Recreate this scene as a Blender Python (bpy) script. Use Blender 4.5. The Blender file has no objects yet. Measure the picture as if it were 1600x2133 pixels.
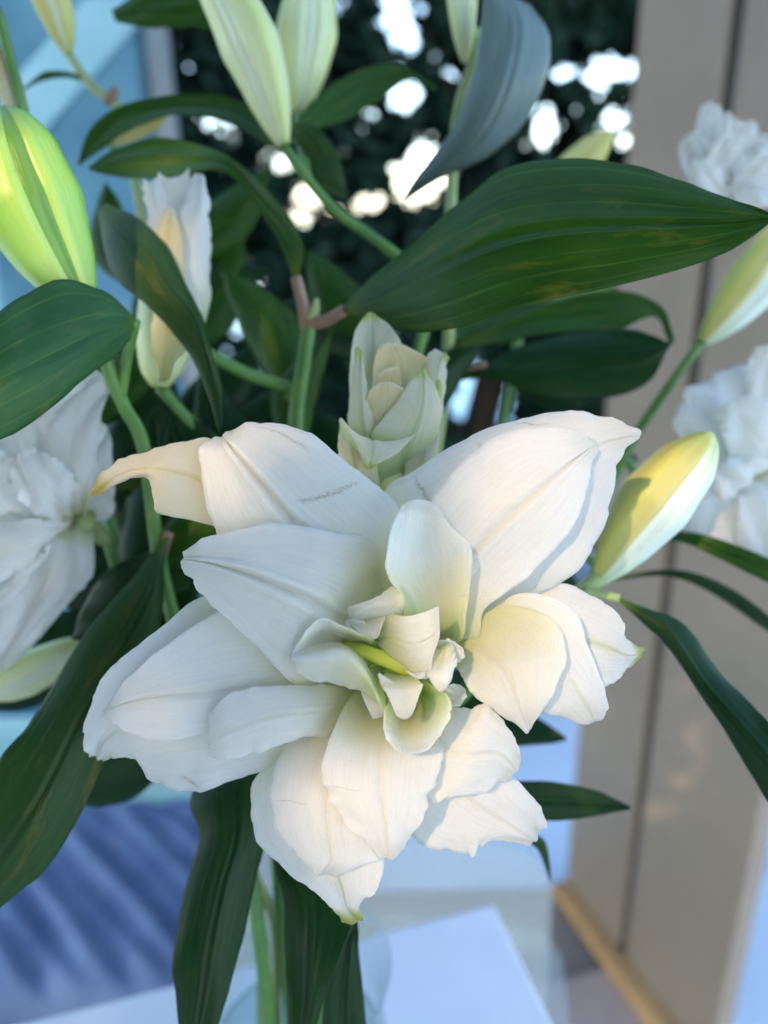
import bpy, math, random
import numpy as np
from mathutils import Matrix, Vector

rng = np.random.default_rng(7)
random.seed(7)
S = bpy.context.scene
COL = S.collection

# ------------------------------------------------------------------ camera
PITCH = math.radians(21.2)
ROLL = math.radians(1.29)
FPX = 1605.0
CAM = np.array([0.0, 0.0, 1.25])
_fw = np.array([0, math.cos(PITCH), -math.sin(PITCH)])
_r0 = np.array([1.0, 0, 0])
_u0 = np.array([0, math.sin(PITCH), math.cos(PITCH)])
RIGHT = _r0 * math.cos(ROLL) - _u0 * math.sin(ROLL)
UP = _u0 * math.cos(ROLL) + _r0 * math.sin(ROLL)
D0 = 0.26
cam_data = bpy.data.cameras.new('camera')
cam = bpy.data.objects.new('camera', cam_data)
COL.objects.link(cam)
cam.matrix_world = Matrix(((RIGHT[0], UP[0], -_fw[0], CAM[0]), (RIGHT[1], UP[1], -_fw[1], CAM[1]),
                           (RIGHT[2], UP[2], -_fw[2], CAM[2]), (0, 0, 0, 1)))
cam_data.sensor_fit = 'HORIZONTAL'
cam_data.sensor_width = 36.0
cam_data.lens = 36.0 * FPX / 1600.0
cam_data.clip_start = 0.02
cam_data.clip_end = 400.0
cam_data.dof.use_dof = True
cam_data.dof.focus_distance = 0.262
cam_data.dof.aperture_fstop = 5.6
S.camera = cam

# ------------------------------------------------------------------ light
SUN_AZ = math.radians(-152)      # from +Y, clockwise: behind the camera, to its left
SUN_EL = math.radians(38)
world = bpy.data.worlds.new('World')
S.world = world
world.use_nodes = True
wn = world.node_tree
bg = wn.nodes['Background']
sky = wn.nodes.new('ShaderNodeTexSky')
sky.sky_type = 'NISHITA'
sky.sun_disc = False
sky.sun_elevation = SUN_EL
sky.sun_rotation = SUN_AZ
sky.ozone_density = 1.0
sky.air_density = 1.0
sky.dust_density = 0.9
wn.links.new(sky.outputs[0], bg.inputs[0])
bg.inputs[1].default_value = 0.15
sun_data = bpy.data.lights.new('sun', 'SUN')
sun_data.energy = 0.75
sun_data.color = (1.0, 0.68, 0.40)
sun_data.angle = math.radians(0.9)
sun = bpy.data.objects.new('sun', sun_data)
COL.objects.link(sun)
sdir = Vector((math.sin(SUN_AZ) * math.cos(SUN_EL), math.cos(SUN_AZ) * math.cos(SUN_EL), math.sin(SUN_EL)))
sun.rotation_euler = sdir.to_track_quat('Z', 'Y').to_euler()
sun.location = (0, -2, 4)
S.view_settings.view_transform = 'Standard'
S.view_settings.look = 'None'
S.view_settings.exposure = 2.45
S.view_settings.gamma = 1.0
S.render.engine = 'CYCLES'
S.cycles.use_denoising = True
S.cycles.max_bounces = 10
S.cycles.diffuse_bounces = 6
S.cycles.transmission_bounces = 10
S.cycles.transparent_max_bounces = 40
S.cycles.caustics_reflective = False
S.cycles.caustics_refractive = False
S.cycles.sample_clamp_indirect = 8.0

# ------------------------------------------------------------------ projection helpers
def W(p):
    """(..., 3) array of photo pixel x, y and millimetres towards the lens from the focus plane -> world points"""
    p = np.asarray(p, float)
    d = D0 - p[..., 2:3] / 1000.0
    x = (p[..., 0:1] - 800.0) / FPX * d
    y = -(p[..., 1:2] - 1066.5) / FPX * d
    return CAM + x * RIGHT + y * UP + d * _fw

def ray(px, py):
    v = (px - 800.0) / FPX * RIGHT - (py - 1066.5) / FPX * UP + _fw
    return v

def on_z(px, py, z):
    v = ray(px, py)
    return CAM + v * (z - CAM[2]) / v[2]

def on_y(px, py, y):
    v = ray(px, py)
    return CAM + v * y / v[1]

# ------------------------------------------------------------------ node helpers
def mat(name):
    m = bpy.data.materials.new(name)
    m.use_nodes = True
    nt = m.node_tree
    return m, nt, nt.nodes['Principled BSDF']

def N(nt, t, **kw):
    n = nt.nodes.new(t)
    for k, v in kw.items():
        setattr(n, k, v)
    return n

def ramp(nt, fac, stops, interp='LINEAR'):
    r = nt.nodes.new('ShaderNodeValToRGB')
    cr = r.color_ramp
    cr.interpolation = interp
    while len(cr.elements) > 1:
        cr.elements.remove(cr.elements[-1])
    for i, (pos, c) in enumerate(stops):
        e = cr.elements[0] if i == 0 else cr.elements.new(pos)
        e.position = pos
        e.color = tuple(c) + (1,) if len(c) == 3 else c
    nt.links.new(fac, r.inputs[0])
    return r.outputs[0]

def mixc(nt, fac, a, b, blend='MIX'):
    n = nt.nodes.new('ShaderNodeMix')
    n.data_type = 'RGBA'
    n.blend_type = blend
    for sock, v in ((n.inputs[0], fac), (n.inputs[6], a), (n.inputs[7], b)):
        if hasattr(v, 'links'):
            nt.links.new(v, sock)
        elif isinstance(v, (int, float)):
            sock.default_value = v
        else:
            sock.default_value = tuple(v) + (1,)
    return n.outputs[2]

def mth(nt, op, a, b=None, clamp=False):
    n = nt.nodes.new('ShaderNodeMath')
    n.operation = op
    n.use_clamp = clamp
    for i, v in enumerate((a, b)):
        if v is None:
            continue
        if hasattr(v, 'links'):
            nt.links.new(v, n.inputs[i])
        else:
            n.inputs[i].default_value = v
    return n.outputs[0]

def uv_sep(nt):
    uv = nt.nodes.new('ShaderNodeUVMap')
    s = nt.nodes.new('ShaderNodeSeparateXYZ')
    nt.links.new(uv.outputs[0], s.inputs[0])
    return uv.outputs[0], s.outputs[0], s.outputs[1]

def scaled(nt, vec, sc, loc=(0, 0, 0), rot=(0, 0, 0)):
    m = nt.nodes.new('ShaderNodeMapping')
    m.inputs['Scale'].default_value = sc
    m.inputs['Location'].default_value = loc
    m.inputs['Rotation'].default_value = rot
    nt.links.new(vec, m.inputs[0])
    return m.outputs[0]

def noise(nt, vec, scale, detail=3, rough=0.55, dist=0.0):
    n = nt.nodes.new('ShaderNodeTexNoise')
    n.inputs['Scale'].default_value = scale
    n.inputs['Detail'].default_value = detail
    n.inputs['Roughness'].default_value = rough
    n.inputs['Distortion'].default_value = dist
    if vec is not None:
        nt.links.new(vec, n.inputs['Vector'])
    return n.outputs[0]

def bump(nt, h, dist, strength=1.0, normal=None):
    b = nt.nodes.new('ShaderNodeBump')
    b.inputs['Distance'].default_value = dist
    b.inputs['Strength'].default_value = strength
    nt.links.new(h, b.inputs['Height'])
    if normal is not None:
        nt.links.new(normal, b.inputs['Normal'])
    return b.outputs[0]

def add_translucent(nt, bs, color, fac, normal=None):
    out = nt.nodes['Material Output']
    tr = nt.nodes.new('ShaderNodeBsdfTranslucent')
    if hasattr(color, 'links'):
        nt.links.new(color, tr.inputs[0])
    else:
        tr.inputs[0].default_value = tuple(color) + (1,)
    if normal is not None:
        nt.links.new(normal, tr.inputs[1])
    mx = nt.nodes.new('ShaderNodeMixShader')
    mx.inputs[0].default_value = fac
    nt.links.new(bs.outputs[0], mx.inputs[1])
    nt.links.new(tr.outputs[0], mx.inputs[2])
    nt.links.new(mx.outputs[0], out.inputs[0])

# ------------------------------------------------------------------ materials
def petal_mat(name, base=(0.68, 0.77, 0.38), tip=(0.84, 0.84, 0.80), body=(0.93, 0.93, 0.915), g0=0.62, g1=1.0,
              tipw=0.04, rib=(0.86, 0.84, 0.70), ribw=0.25, scars=(), transl=0.68):
    m, nt, bs = mat(name)
    uv, u, v = uv_sep(nt)
    nz = noise(nt, scaled(nt, uv, (4, 3, 1)), 1.0, 3)
    vv = mth(nt, 'ADD', v, mth(nt, 'MULTIPLY', mth(nt, 'SUBTRACT', nz, 0.5), 0.16))
    c = ramp(nt, vv, [(0.0, tip), (tipw, tip), (tipw + 0.09, body), (g0, body), (g0 + (g1 - g0) * .4, (0.86, 0.85, 0.66)), (g1, base)])
    # mid rib tint
    du = mth(nt, 'ABSOLUTE', mth(nt, 'SUBTRACT', u, 0.5))
    ribm = ramp(nt, du, [(0.0, (1, 1, 1)), (0.035, (0.35, 0.35, 0.35)), (0.09, (0, 0, 0))])
    c = mixc(nt, mth(nt, 'MULTIPLY', ribm, ribw), c, rib)
    # fine lengthwise veins
    ve = noise(nt, scaled(nt, uv, (70, 5, 1)), 1.0, 4, 0.6, 0.3)
    c = mixc(nt, mth(nt, 'MULTIPLY', ramp(nt, ve, [(0.42, (0, 0, 0)), (0.7, (1, 1, 1))]), 0.34), c, (0.76, 0.79, 0.77))
    # watery blotches of thin tissue
    bl = noise(nt, scaled(nt, uv, (7, 5, 1), (3, 1, 0)), 1.0, 5, 0.65, 0.6)
    c = mixc(nt, mth(nt, 'MULTIPLY', ramp(nt, bl, [(0.5, (0, 0, 0)), (0.75, (1, 1, 1))]), 0.10), c, (0.74, 0.72, 0.66))
    for (su, sv, ang, ln, wd) in scars:      # brown bruise lines
        w = scaled(nt, uv, (1, 1, 1), (-su, -sv, 0))
        rt = N(nt, 'ShaderNodeVectorRotate', rotation_type='Z_AXIS')
        rt.inputs['Angle'].default_value = ang
        nt.links.new(w, rt.inputs[0])
        sp = N(nt, 'ShaderNodeSeparateXYZ')
        nt.links.new(rt.outputs[0], sp.inputs[0])
        wob = mth(nt, 'MULTIPLY', mth(nt, 'SUBTRACT', noise(nt, scaled(nt, uv, (26, 26, 1)), 1.0, 3), 0.5), 0.035)
        yy = mth(nt, 'ABSOLUTE', mth(nt, 'ADD', sp.outputs[1], wob))
        a = ramp(nt, yy, [(0.0, (1, 1, 1)), (wd, (0, 0, 0))])
        b = ramp(nt, mth(nt, 'ABSOLUTE', sp.outputs[0]), [(0.0, (1, 1, 1)), (ln * 0.6, (1, 1, 1)), (ln, (0, 0, 0))])
        br = ramp(nt, noise(nt, scaled(nt, uv, (90, 90, 1)), 1.0, 2), [(0.42, (0, 0, 0)), (0.62, (1, 1, 1))])
        f = mth(nt, 'MULTIPLY', mth(nt, 'MULTIPLY', a, b), mth(nt, 'ADD', mth(nt, 'MULTIPLY', br, 0.65), 0.2))
        c = mixc(nt, mth(nt, 'MULTIPLY', f, 0.75), c, (0.40, 0.31, 0.17))
    nt.links.new(c, bs.inputs['Base Color'])
    nt.links.new(ramp(nt, bl, [(0.35, (0.24, 0.24, 0.24)), (0.7, (0.42, 0.42, 0.42))]), bs.inputs['Roughness'])
    bs.inputs['Specular IOR Level'].default_value = 0.5
    bs.inputs['Sheen Weight'].default_value = 0.12
    geo = N(nt, 'ShaderNodeTexCoord')
    cell = noise(nt, geo.outputs['Object'], 1500, 3, 0.65)
    pleat = noise(nt, scaled(nt, uv, (34, 2.2, 1)), 1.0, 3, 0.5, 0.2)
    nb = bump(nt, pleat, 0.0006, 0.34)
    nb = bump(nt, ve, 0.00014, 0.5, nb)
    nb = bump(nt, cell, 0.0003, 1.0, nb)
    nt.links.new(nb, bs.inputs['Normal'])
    add_translucent(nt, bs, mixc(nt, 1.0, c, (1.0, 0.985, 0.94), 'MULTIPLY'), transl, nb)
    return m

def leaf_mat(name, dark=(0.014, 0.062, 0.004), light=(0.032, 0.105, 0.006), vein=(0.06, 0.15, 0.02), nveins=7, rough=0.42,
             patch=(0.20, 0.15, 0.02), patchw=0.5, transl=0.26, base=(0.10, 0.16, 0.02), b0=0.86, spec=0.2):
    m, nt, bs = mat(name)
    uv, u, v = uv_sep(nt)
    n1 = noise(nt, scaled(nt, uv, (5, 3, 1)), 1.0, 4, 0.6, 0.3)
    c = mixc(nt, ramp(nt, n1, [(0.35, (0, 0, 0)), (0.7, (1, 1, 1))]), dark, light)
    # lengthwise streaks
    st = noise(nt, scaled(nt, uv, (60, 2.2, 1)), 1.0, 4, 0.65)
    c = mixc(nt, mth(nt, 'MULTIPLY', ramp(nt, st, [(0.35, (0, 0, 0)), (0.75, (1, 1, 1))]), 0.3), c, light)
    # yellowing patches
    pn = noise(nt, scaled(nt, uv, (6, 5.5, 1), (1.3, 4.1, 0)), 1.0, 5, 0.65, 0.5)
    pm = ramp(nt, pn, [(0.56, (0, 0, 0)), (0.76, (1, 1, 1))])
    c = mixc(nt, mth(nt, 'MULTIPLY', pm, patchw), c, patch)
    c = mixc(nt, ramp(nt, v, [(b0, (0, 0, 0)), (1.0, (1, 1, 1))]), c, base)
    # parallel veins
    un = mth(nt, 'ADD', u, mth(nt, 'MULTIPLY', mth(nt, 'SUBTRACT', noise(nt, scaled(nt, uv, (9, 1.2, 1)), 1.0, 2), 0.5), 0.10))
    f = mth(nt, 'FRACT', mth(nt, 'MULTIPLY', un, float(nveins)))
    d = mth(nt, 'ABSOLUTE', mth(nt, 'SUBTRACT', f, 0.5))
    vm = ramp(nt, d, [(0.0, (1, 1, 1)), (0.028, (0.45, 0.45, 0.45)), (0.07, (0, 0, 0))])
    c = mixc(nt, mth(nt, 'MULTIPLY', vm, ramp(nt, noise(nt, scaled(nt, uv, (8, 7, 1), (5, 2, 0)), 1.0, 3), [(0.3, (0.15, 0.15, 0.15)), (0.7, (0.8, 0.8, 0.8))])), c, vein)
    nt.links.new(c, bs.inputs['Base Color'])
    bs.inputs['Roughness'].default_value = rough
    bs.inputs['Specular IOR Level'].default_value = spec
    geo = N(nt, 'ShaderNodeTexCoord')
    cell = noise(nt, geo.outputs['Object'], 1500, 2, 0.6)
    nb = bump(nt, mth(nt, 'SUBTRACT', mth(nt, 'MULTIPLY', st, 0.10), ramp(nt, d, [(0.0, (1, 1, 1)), (0.12, (0, 0, 0))])), 0.0003, 0.22)
    nb = bump(nt, cell, 0.0001, 0.5, nb)
    nt.links.new(nb, bs.inputs['Normal'])
    add_translucent(nt, bs, mixc(nt, 1.0, c, (1.5, 1.6, 0.9), 'MULTIPLY'), transl, nb)
    return m

def bud_mat(name, tipc, mid, basec, ribc, ribw=0.7, rough=0.36):
    m, nt, bs = mat(name)
    uv, u, v = uv_sep(nt)
    n1 = noise(nt, scaled(nt, uv, (5, 5, 1)), 1.0, 4, 0.6)
    vv = mth(nt, 'ADD', v, mth(nt, 'MULTIPLY', mth(nt, 'SUBTRACT', n1, 0.5), 0.25))
    c = ramp(nt, vv, [(0.02, tipc), (0.25, mid), (0.7, mid), (0.98, basec)])
    du = mth(nt, 'ABSOLUTE', mth(nt, 'SUBTRACT', u, 0.5))
    rb = ramp(nt, du, [(0.0, (1, 1, 1)), (0.10, (0.6, 0.6, 0.6)), (0.3, (0, 0, 0))])
    c = mixc(nt, mth(nt, 'MULTIPLY', rb, ribw), c, ribc)
    st = noise(nt, scaled(nt, uv, (30, 2.5, 1)), 1.0, 4, 0.6)
    c = mixc(nt, mth(nt, 'MULTIPLY', ramp(nt, st, [(0.4, (0, 0, 0)), (0.7, (1, 1, 1))]), 0.22), c, ribc)
    geo = N(nt, 'ShaderNodeTexCoord')
    sp = noise(nt, geo.outputs['Object'], 420, 3, 0.5)
    c = mixc(nt, mth(nt, 'MULTIPLY', ramp(nt, sp, [(0.70, (0, 0, 0)), (0.76, (1, 1, 1))]), 0.35), c, (0.16, 0.10, 0.03))
    nt.links.new(c, bs.inputs['Base Color'])
    bs.inputs['Roughness'].default_value = rough
    cell = noise(nt, geo.outputs['Object'], 1300, 2, 0.6)
    nb = bump(nt, st, 0.0006, 0.5)
    nb = bump(nt, cell, 0.00012, 0.5, nb)
    nt.links.new(nb, bs.inputs['Normal'])
    bs.inputs['Subsurface Weight'].default_value = 0.25
    bs.inputs['Subsurface Radius'].default_value = (0.004, 0.005, 0.002)
    bs.inputs['Subsurface Scale'].default_value = 0.6
    return m

def stem_mat(name, a, b, rough=0.42):
    m, nt, bs = mat(name)
    geo = N(nt, 'ShaderNodeTexCoord')
    n1 = noise(nt, geo.outputs['Object'], 55, 4, 0.6)
    c = mixc(nt, ramp(nt, n1, [(0.35, (0, 0, 0)), (0.7, (1, 1, 1))]), a, b)
    nt.links.new(c, bs.inputs['Base Color'])
    bs.inputs['Roughness'].default_value = rough
    nt.links.new(bump(nt, noise(nt, geo.outputs['Object'], 700, 3), 0.0003, 0.6), bs.inputs['Normal'])
    return m

def plain_mat(name, a, b, scale, rough, bdist=0.0005, bscale=None, metallic=0.0):
    m, nt, bs = mat(name)
    geo = N(nt, 'ShaderNodeTexCoord')
    n1 = noise(nt, geo.outputs['Object'], scale, 5, 0.6)
    c = mixc(nt, ramp(nt, n1, [(0.3, (0, 0, 0)), (0.7, (1, 1, 1))]), a, b)
    nt.links.new(c, bs.inputs['Base Color'])
    bs.inputs['Roughness'].default_value = rough
    bs.inputs['Metallic'].default_value = metallic
    nt.links.new(bump(nt, noise(nt, geo.outputs['Object'], bscale or scale * 12, 3), bdist, 0.5), bs.inputs['Normal'])
    return m

M = {}
M['petal'] = petal_mat('petal_white')
M['petal_scar_a'] = petal_mat('petal_white_bruised', scars=((0.78, 0.44, -0.27, 0.20, 0.014), (0.93, 0.22, 1.3, 0.10, 0.010)), ribw=0.35)
M['petal_scar_b'] = petal_mat('petal_white_bruised_b', scars=((0.10, 0.62, 0.25, 0.10, 0.010), (0.12, 0.42, 0.3, 0.08, 0.007), (0.05, 0.30, 0.9, 0.06, 0.006)))
M['petal_scar_c'] = petal_mat('petal_white_bruised_c', scars=((0.05, 0.42, 0.9, 0.05, 0.012), (0.2, 0.5, 0.3, 0.05, 0.008)))
M['petal_fold'] = petal_mat('petal_creased', scars=((0.2, 0.44, 0.06, 0.16, 0.004),))
M['petal_tip'] = petal_mat('petal_green_tip', tip=(0.55, 0.58, 0.10), tipw=0.035, rib=(0.62, 0.70, 0.32), ribw=0.55)
M['petal_yellow'] = petal_mat('petal_yellow_tip', tip=(0.68, 0.55, 0.08), body=(0.85, 0.80, 0.66), tipw=0.10, rib=(0.66, 0.60, 0.22), ribw=0.6)
M['petal_inner'] = petal_mat('petal_inner', base=(0.58, 0.70, 0.24), g0=0.34, g1=0.95, body=(0.92, 0.92, 0.87))
M['petal_cup'] = petal_mat('petal_cup', base=(0.52, 0.66, 0.18), g0=0.14, g1=0.75, body=(0.91, 0.91, 0.84))
M['petal_far'] = petal_mat('petal_far', g0=0.80, base=(0.78, 0.82, 0.62))
M['petal_young'] = petal_mat('petal_young', base=(0.55, 0.70, 0.32), g0=0.3, body=(0.84, 0.83, 0.70), tip=(0.60, 0.68, 0.20), tipw=0.03,
                             rib=(0.50, 0.66, 0.26), ribw=0.6)
M['petal_cream'] = petal_mat('petal_cream', base=(0.66, 0.66, 0.24), g0=0.3, body=(0.86, 0.77, 0.50), tip=(0.84, 0.80, 0.62))
M['pistil'] = bud_mat('pistil_green', (0.50, 0.58, 0.06), (0.46, 0.56, 0.07), (0.36, 0.46, 0.08), (0.56, 0.62, 0.12), 0.4)
M['leaf'] = leaf_mat('leaf_green')
M['leaf_big'] = leaf_mat('leaf_broad', dark=(0.012, 0.056, 0.003), light=(0.032, 0.098, 0.004), vein=(0.07, 0.17, 0.02), patch=(0.17, 0.15, 0.012), nveins=8, patchw=0.7)
M['leaf_front'] = leaf_mat('leaf_front', dark=(0.022, 0.090, 0.026), light=(0.040, 0.125, 0.034), vein=(0.10, 0.19, 0.04), nveins=5,
                           patch=(0.24, 0.20, 0.06), patchw=0.35, rough=0.38)
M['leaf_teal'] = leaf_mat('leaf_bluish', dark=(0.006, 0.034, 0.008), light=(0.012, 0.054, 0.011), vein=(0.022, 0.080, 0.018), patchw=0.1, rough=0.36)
M['leaf_sheen'] = leaf_mat('leaf_sky_sheen', dark=(0.11, 0.18, 0.17), light=(0.17, 0.25, 0.25), vein=(0.20, 0.28, 0.27), patchw=0.0, rough=0.34, base=(0.010, 0.045, 0.008), b0=0.35, spec=0.5)  # pale grey stands in for sky sheen, giving way to leaf green
M['leaf_olive'] = leaf_mat('leaf_olive', dark=(0.016, 0.055, 0.012), light=(0.028, 0.075, 0.014), patch=(0.17, 0.12, 0.03), patchw=0.7, vein=(0.05, 0.10, 0.03))
M['bud_green'] = bud_mat('bud_green', (0.16, 0.32, 0.03), (0.38, 0.57, 0.10), (0.50, 0.66, 0.22), (0.19, 0.42, 0.03), 0.75)
M['bud_core'] = bud_mat('bud_core', (0.10, 0.22, 0.02), (0.12, 0.28, 0.03), (0.20, 0.36, 0.06), (0.10, 0.24, 0.03), 0.5)
M['bud_pale'] = bud_mat('bud_pale', (0.48, 0.54, 0.24), (0.58, 0.64, 0.38), (0.46, 0.52, 0.26), (0.50, 0.58, 0.14), 0.65)
M['bud_pale_core'] = bud_mat('bud_pale_core', (0.56, 0.62, 0.34), (0.58, 0.66, 0.44), (0.46, 0.54, 0.3), (0.5, 0.6, 0.3), 0.4)
M['bud_yellow'] = bud_mat('bud_yellow', (0.48, 0.44, 0.06), (0.50, 0.47, 0.16), (0.36, 0.36, 0.10), (0.46, 0.48, 0.06), 0.6)
M['bud_yellow_core'] = bud_mat('bud_yellow_core', (0.52, 0.55, 0.2), (0.66, 0.74, 0.62), (0.55, 0.62, 0.42), (0.55, 0.66, 0.4), 0.3)
M['bud_white'] = bud_mat('bud_white', (0.36, 0.50, 0.12), (0.62, 0.72, 0.60), (0.50, 0.58, 0.36), (0.52, 0.64, 0.42), 0.4)
M['stem'] = stem_mat('stem_green', (0.06, 0.16, 0.025), (0.11, 0.24, 0.04))
M['stem_brown'] = stem_mat('stem_brown', (0.20, 0.13, 0.08), (0.30, 0.17, 0.10))
M['stem_pale'] = stem_mat('stem_pale', (0.24, 0.32, 0.10), (0.32, 0.36, 0.16))

# ------------------------------------------------------------------ mesh helpers
def make(name, verts, faces, m, parent=None, uvs=None, smooth=True, loc=None):
    me = bpy.data.meshes.new(name)
    v = np.asarray(verts, float)
    off = np.zeros(3)
    if parent is not None:
        off = np.array(parent['_o'])
    elif loc is not None:
        off = np.asarray(loc, float)
    me.from_pydata((v - off).tolist(), [], faces)
    if uvs is not None:
        ul = me.uv_layers.new(name='UVMap')
        li = np.zeros(len(me.loops), dtype=np.int32)
        me.loops.foreach_get('vertex_index', li)
        ul.data.foreach_set('uv', np.asarray(uvs, np.float32)[li].ravel())
    if smooth:
        me.polygons.foreach_set('use_smooth', [True] * len(me.polygons))
    me.materials.append(m)
    o = bpy.data.objects.new(name, me)
    COL.objects.link(o)
    if parent is not None:
        o.parent = parent
        o['_o'] = parent['_o']
    else:
        o.location = off
        o['_o'] = off.tolist()
    return o

def tag(o, label=None, cat=None, group=None, kind=None):
    if label: o['label'] = label
    if cat: o['category'] = cat
    if group: o['group'] = group
    if kind: o['kind'] = kind
    return o

def thing(name, loc, label, cat, group=None):
    e = bpy.data.objects.new(name, None)
    e.empty_display_size = 0.02
    COL.objects.link(e)
    e.location = loc
    e['_o'] = [float(x) for x in loc]
    return tag(e, label, cat, group)

def crom(P, n):
    """Catmull-Rom resample of P (k, ...) at n even parameters"""
    P = np.asarray(P, float)
    k = len(P)
    if k == 2:
        t = np.linspace(0, 1, n).reshape((-1,) + (1,) * (P.ndim - 1))
        return P[0] * (1 - t) + P[1] * t
    E = np.concatenate([[2 * P[0] - P[1]], P, [2 * P[-1] - P[-2]]])
    t = np.linspace(0, k - 1 - 1e-9, n)
    i = t.astype(int)
    f = (t - i).reshape((-1,) + (1,) * (P.ndim - 1))
    p0, p1, p2, p3 = E[i], E[i + 1], E[i + 2], E[i + 3]
    return 0.5 * (2 * p1 + (p2 - p0) * f + (2 * p0 - 5 * p1 + 4 * p2 - p3) * f ** 2 + (3 * p1 - p0 - 3 * p2 + p3) * f ** 3)

def sheet(name, rows, m, parent, thick=0.0007, nv=56, nu=34, rib=0.0006, ruffle=0.0008, wob=2.0, seed=0, freq=5.0, pix=True, fold=0.0):
    """rows: (R, C, 3) control points (pixel x, pixel y, mm) from tip to base; a solid sheet with a tapered edge"""
    r = np.random.default_rng(seed * 977 + 13)
    G = crom(np.asarray(rows, float), nv)
    C = G.shape[1]
    G = np.moveaxis(G, 1, 0)
    if C == 3:
        t = np.linspace(0, 1, nu)[:, None, None]
        G = G[0] * (2 * (t - .5) * (t - 1)) + G[1] * (-4 * t * (t - 1)) + G[2] * (2 * t * (t - .5))
    else:
        G = crom(G, nu)
    G = np.moveaxis(G, 0, 1)                       # (nv, nu, 3)
    u = np.linspace(0, 1, nu)[None, :]
    v = np.linspace(0, 1, nv)[:, None]
    s = np.abs(u - .5) * 2
    def wave(f):
        a = 0
        for k in range(4):
            a = a + np.sin(2 * math.pi * (f * (0.6 + 0.5 * k) * v + r.random())) / (1 + .6 * k)
        return a * .6
    side = np.where(u < .5, 1.0, 0.0)
    w = wave(freq) * side + wave(freq) * (1 - side)
    w2 = wave(freq * 3) * side + wave(freq * 3) * (1 - side)
    if wob:
        cen = G[:, nu // 2][:, None, :2]
        dv = G[..., :2] - cen
        ln = np.linalg.norm(dv, axis=2, keepdims=True) + 1e-6
        env = np.clip(1.2 - v * 1.1, 0, 1) * np.clip(v * 12, 0, 1)
        G[..., :2] += dv / ln * np.minimum(1, ln / 40) * ((w * .7 + w2 * .45) * wob * s ** 4 * env)[..., None]
    X = W(G) if pix else G
    def normals(X):
        a = np.gradient(X, axis=0)
        b = np.gradient(X, axis=1)
        n = np.cross(a, b)
        return n / (np.linalg.norm(n, axis=2, keepdims=True) + 1e-12)
    n = normals(X)
    # towards the lens
    sgn = np.sign(np.sum(n * (CAM - X), axis=2).mean())
    n = n * (sgn if sgn != 0 else 1)
    fade = np.clip((1 - v) * 2.2, 0, 1) * np.clip(v * 8, 0, 1)
    disp = rib * fade * (-1.0 * np.exp(-((u - .5) / .022) ** 2) + 0.9 * np.exp(-((np.abs(u - .5) - .06) / .035) ** 2))
    disp = disp + ruffle * (w * s ** 3 + .35 * w2 * s ** 5) * np.clip(1.25 - v, 0, 1)
    lowf = np.sin(2 * math.pi * (1.3 * v + .7 * u + r.random())) * np.sin(2 * math.pi * (1.1 * u + .5 * v + r.random()))
    disp = disp + ruffle * .8 * lowf * np.clip(1 - v, 0, 1)
    if fold:
        disp = disp + fold * lowf
    X = X + n * disp[..., None]
    n = normals(X) * (sgn if sgn != 0 else 1)
    th = thick * (0.28 + 0.72 * (1 - s ** 6)) * np.clip(v * 20 + .35, 0, 1)
    A = X + n * (th / 2)[..., None]
    B = X - n * (th / 2)[..., None]
    verts = np.concatenate([A.reshape(-1, 3), B.reshape(-1, 3)])
    K = nv * nu
    i = np.arange(nv - 1)[:, None] * nu + np.arange(nu - 1)[None, :]
    i = i.ravel()
    fa = np.stack([i, i + 1, i + nu + 1, i + nu], 1)
    fb = fa[:, ::-1] + K
    ring = list(range(nu)) + [k * nu + nu - 1 for k in range(1, nv)] + [(nv - 1) * nu + k for k in range(nu - 2, -1, -1)] + [k * nu for k in range(nv - 2, 0, -1)]
    ring = np.array(ring)
    nx = np.roll(ring, -1)
    fr = np.stack([nx, ring, ring + K, nx + K], 1)
    F = np.concatenate([fa, fb, fr])
    if sgn < 0:
        pass
    uv = np.stack([np.broadcast_to(u, (nv, nu)), np.broadcast_to(v, (nv, nu))], 2).reshape(-1, 2)
    o = make(name, verts, F.tolist(), m, parent, np.concatenate([uv, uv]))
    bm_fix(o)
    return o

def bm_fix(o):
    import bmesh
    b = bmesh.new()
    b.from_mesh(o.data)
    bmesh.ops.recalc_face_normals(b, faces=b.faces)
    b.to_mesh(o.data)
    b.free()

def R3(rows, z, eL=0, eR=0):
    """rows of (Lx, Ly, Mx, My, Rx, Ry) + mid depth z per row and edge offsets -> control grid"""
    out = []
    n = len(rows)
    z = np.interp(np.linspace(0, 1, n), np.linspace(0, 1, len(z)), z)
    eL = np.interp(np.linspace(0, 1, n), np.linspace(0, 1, len(np.atleast_1d(eL))), np.atleast_1d(eL))
    eR = np.interp(np.linspace(0, 1, n), np.linspace(0, 1, len(np.atleast_1d(eR))), np.atleast_1d(eR))
    for k, (a, b, c, d, e, f) in enumerate(rows):
        out.append([(a, b, z[k] + eL[k]), (c, d, z[k]), (e, f, z[k] + eR[k])])
    return np.array(out, float)

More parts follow.
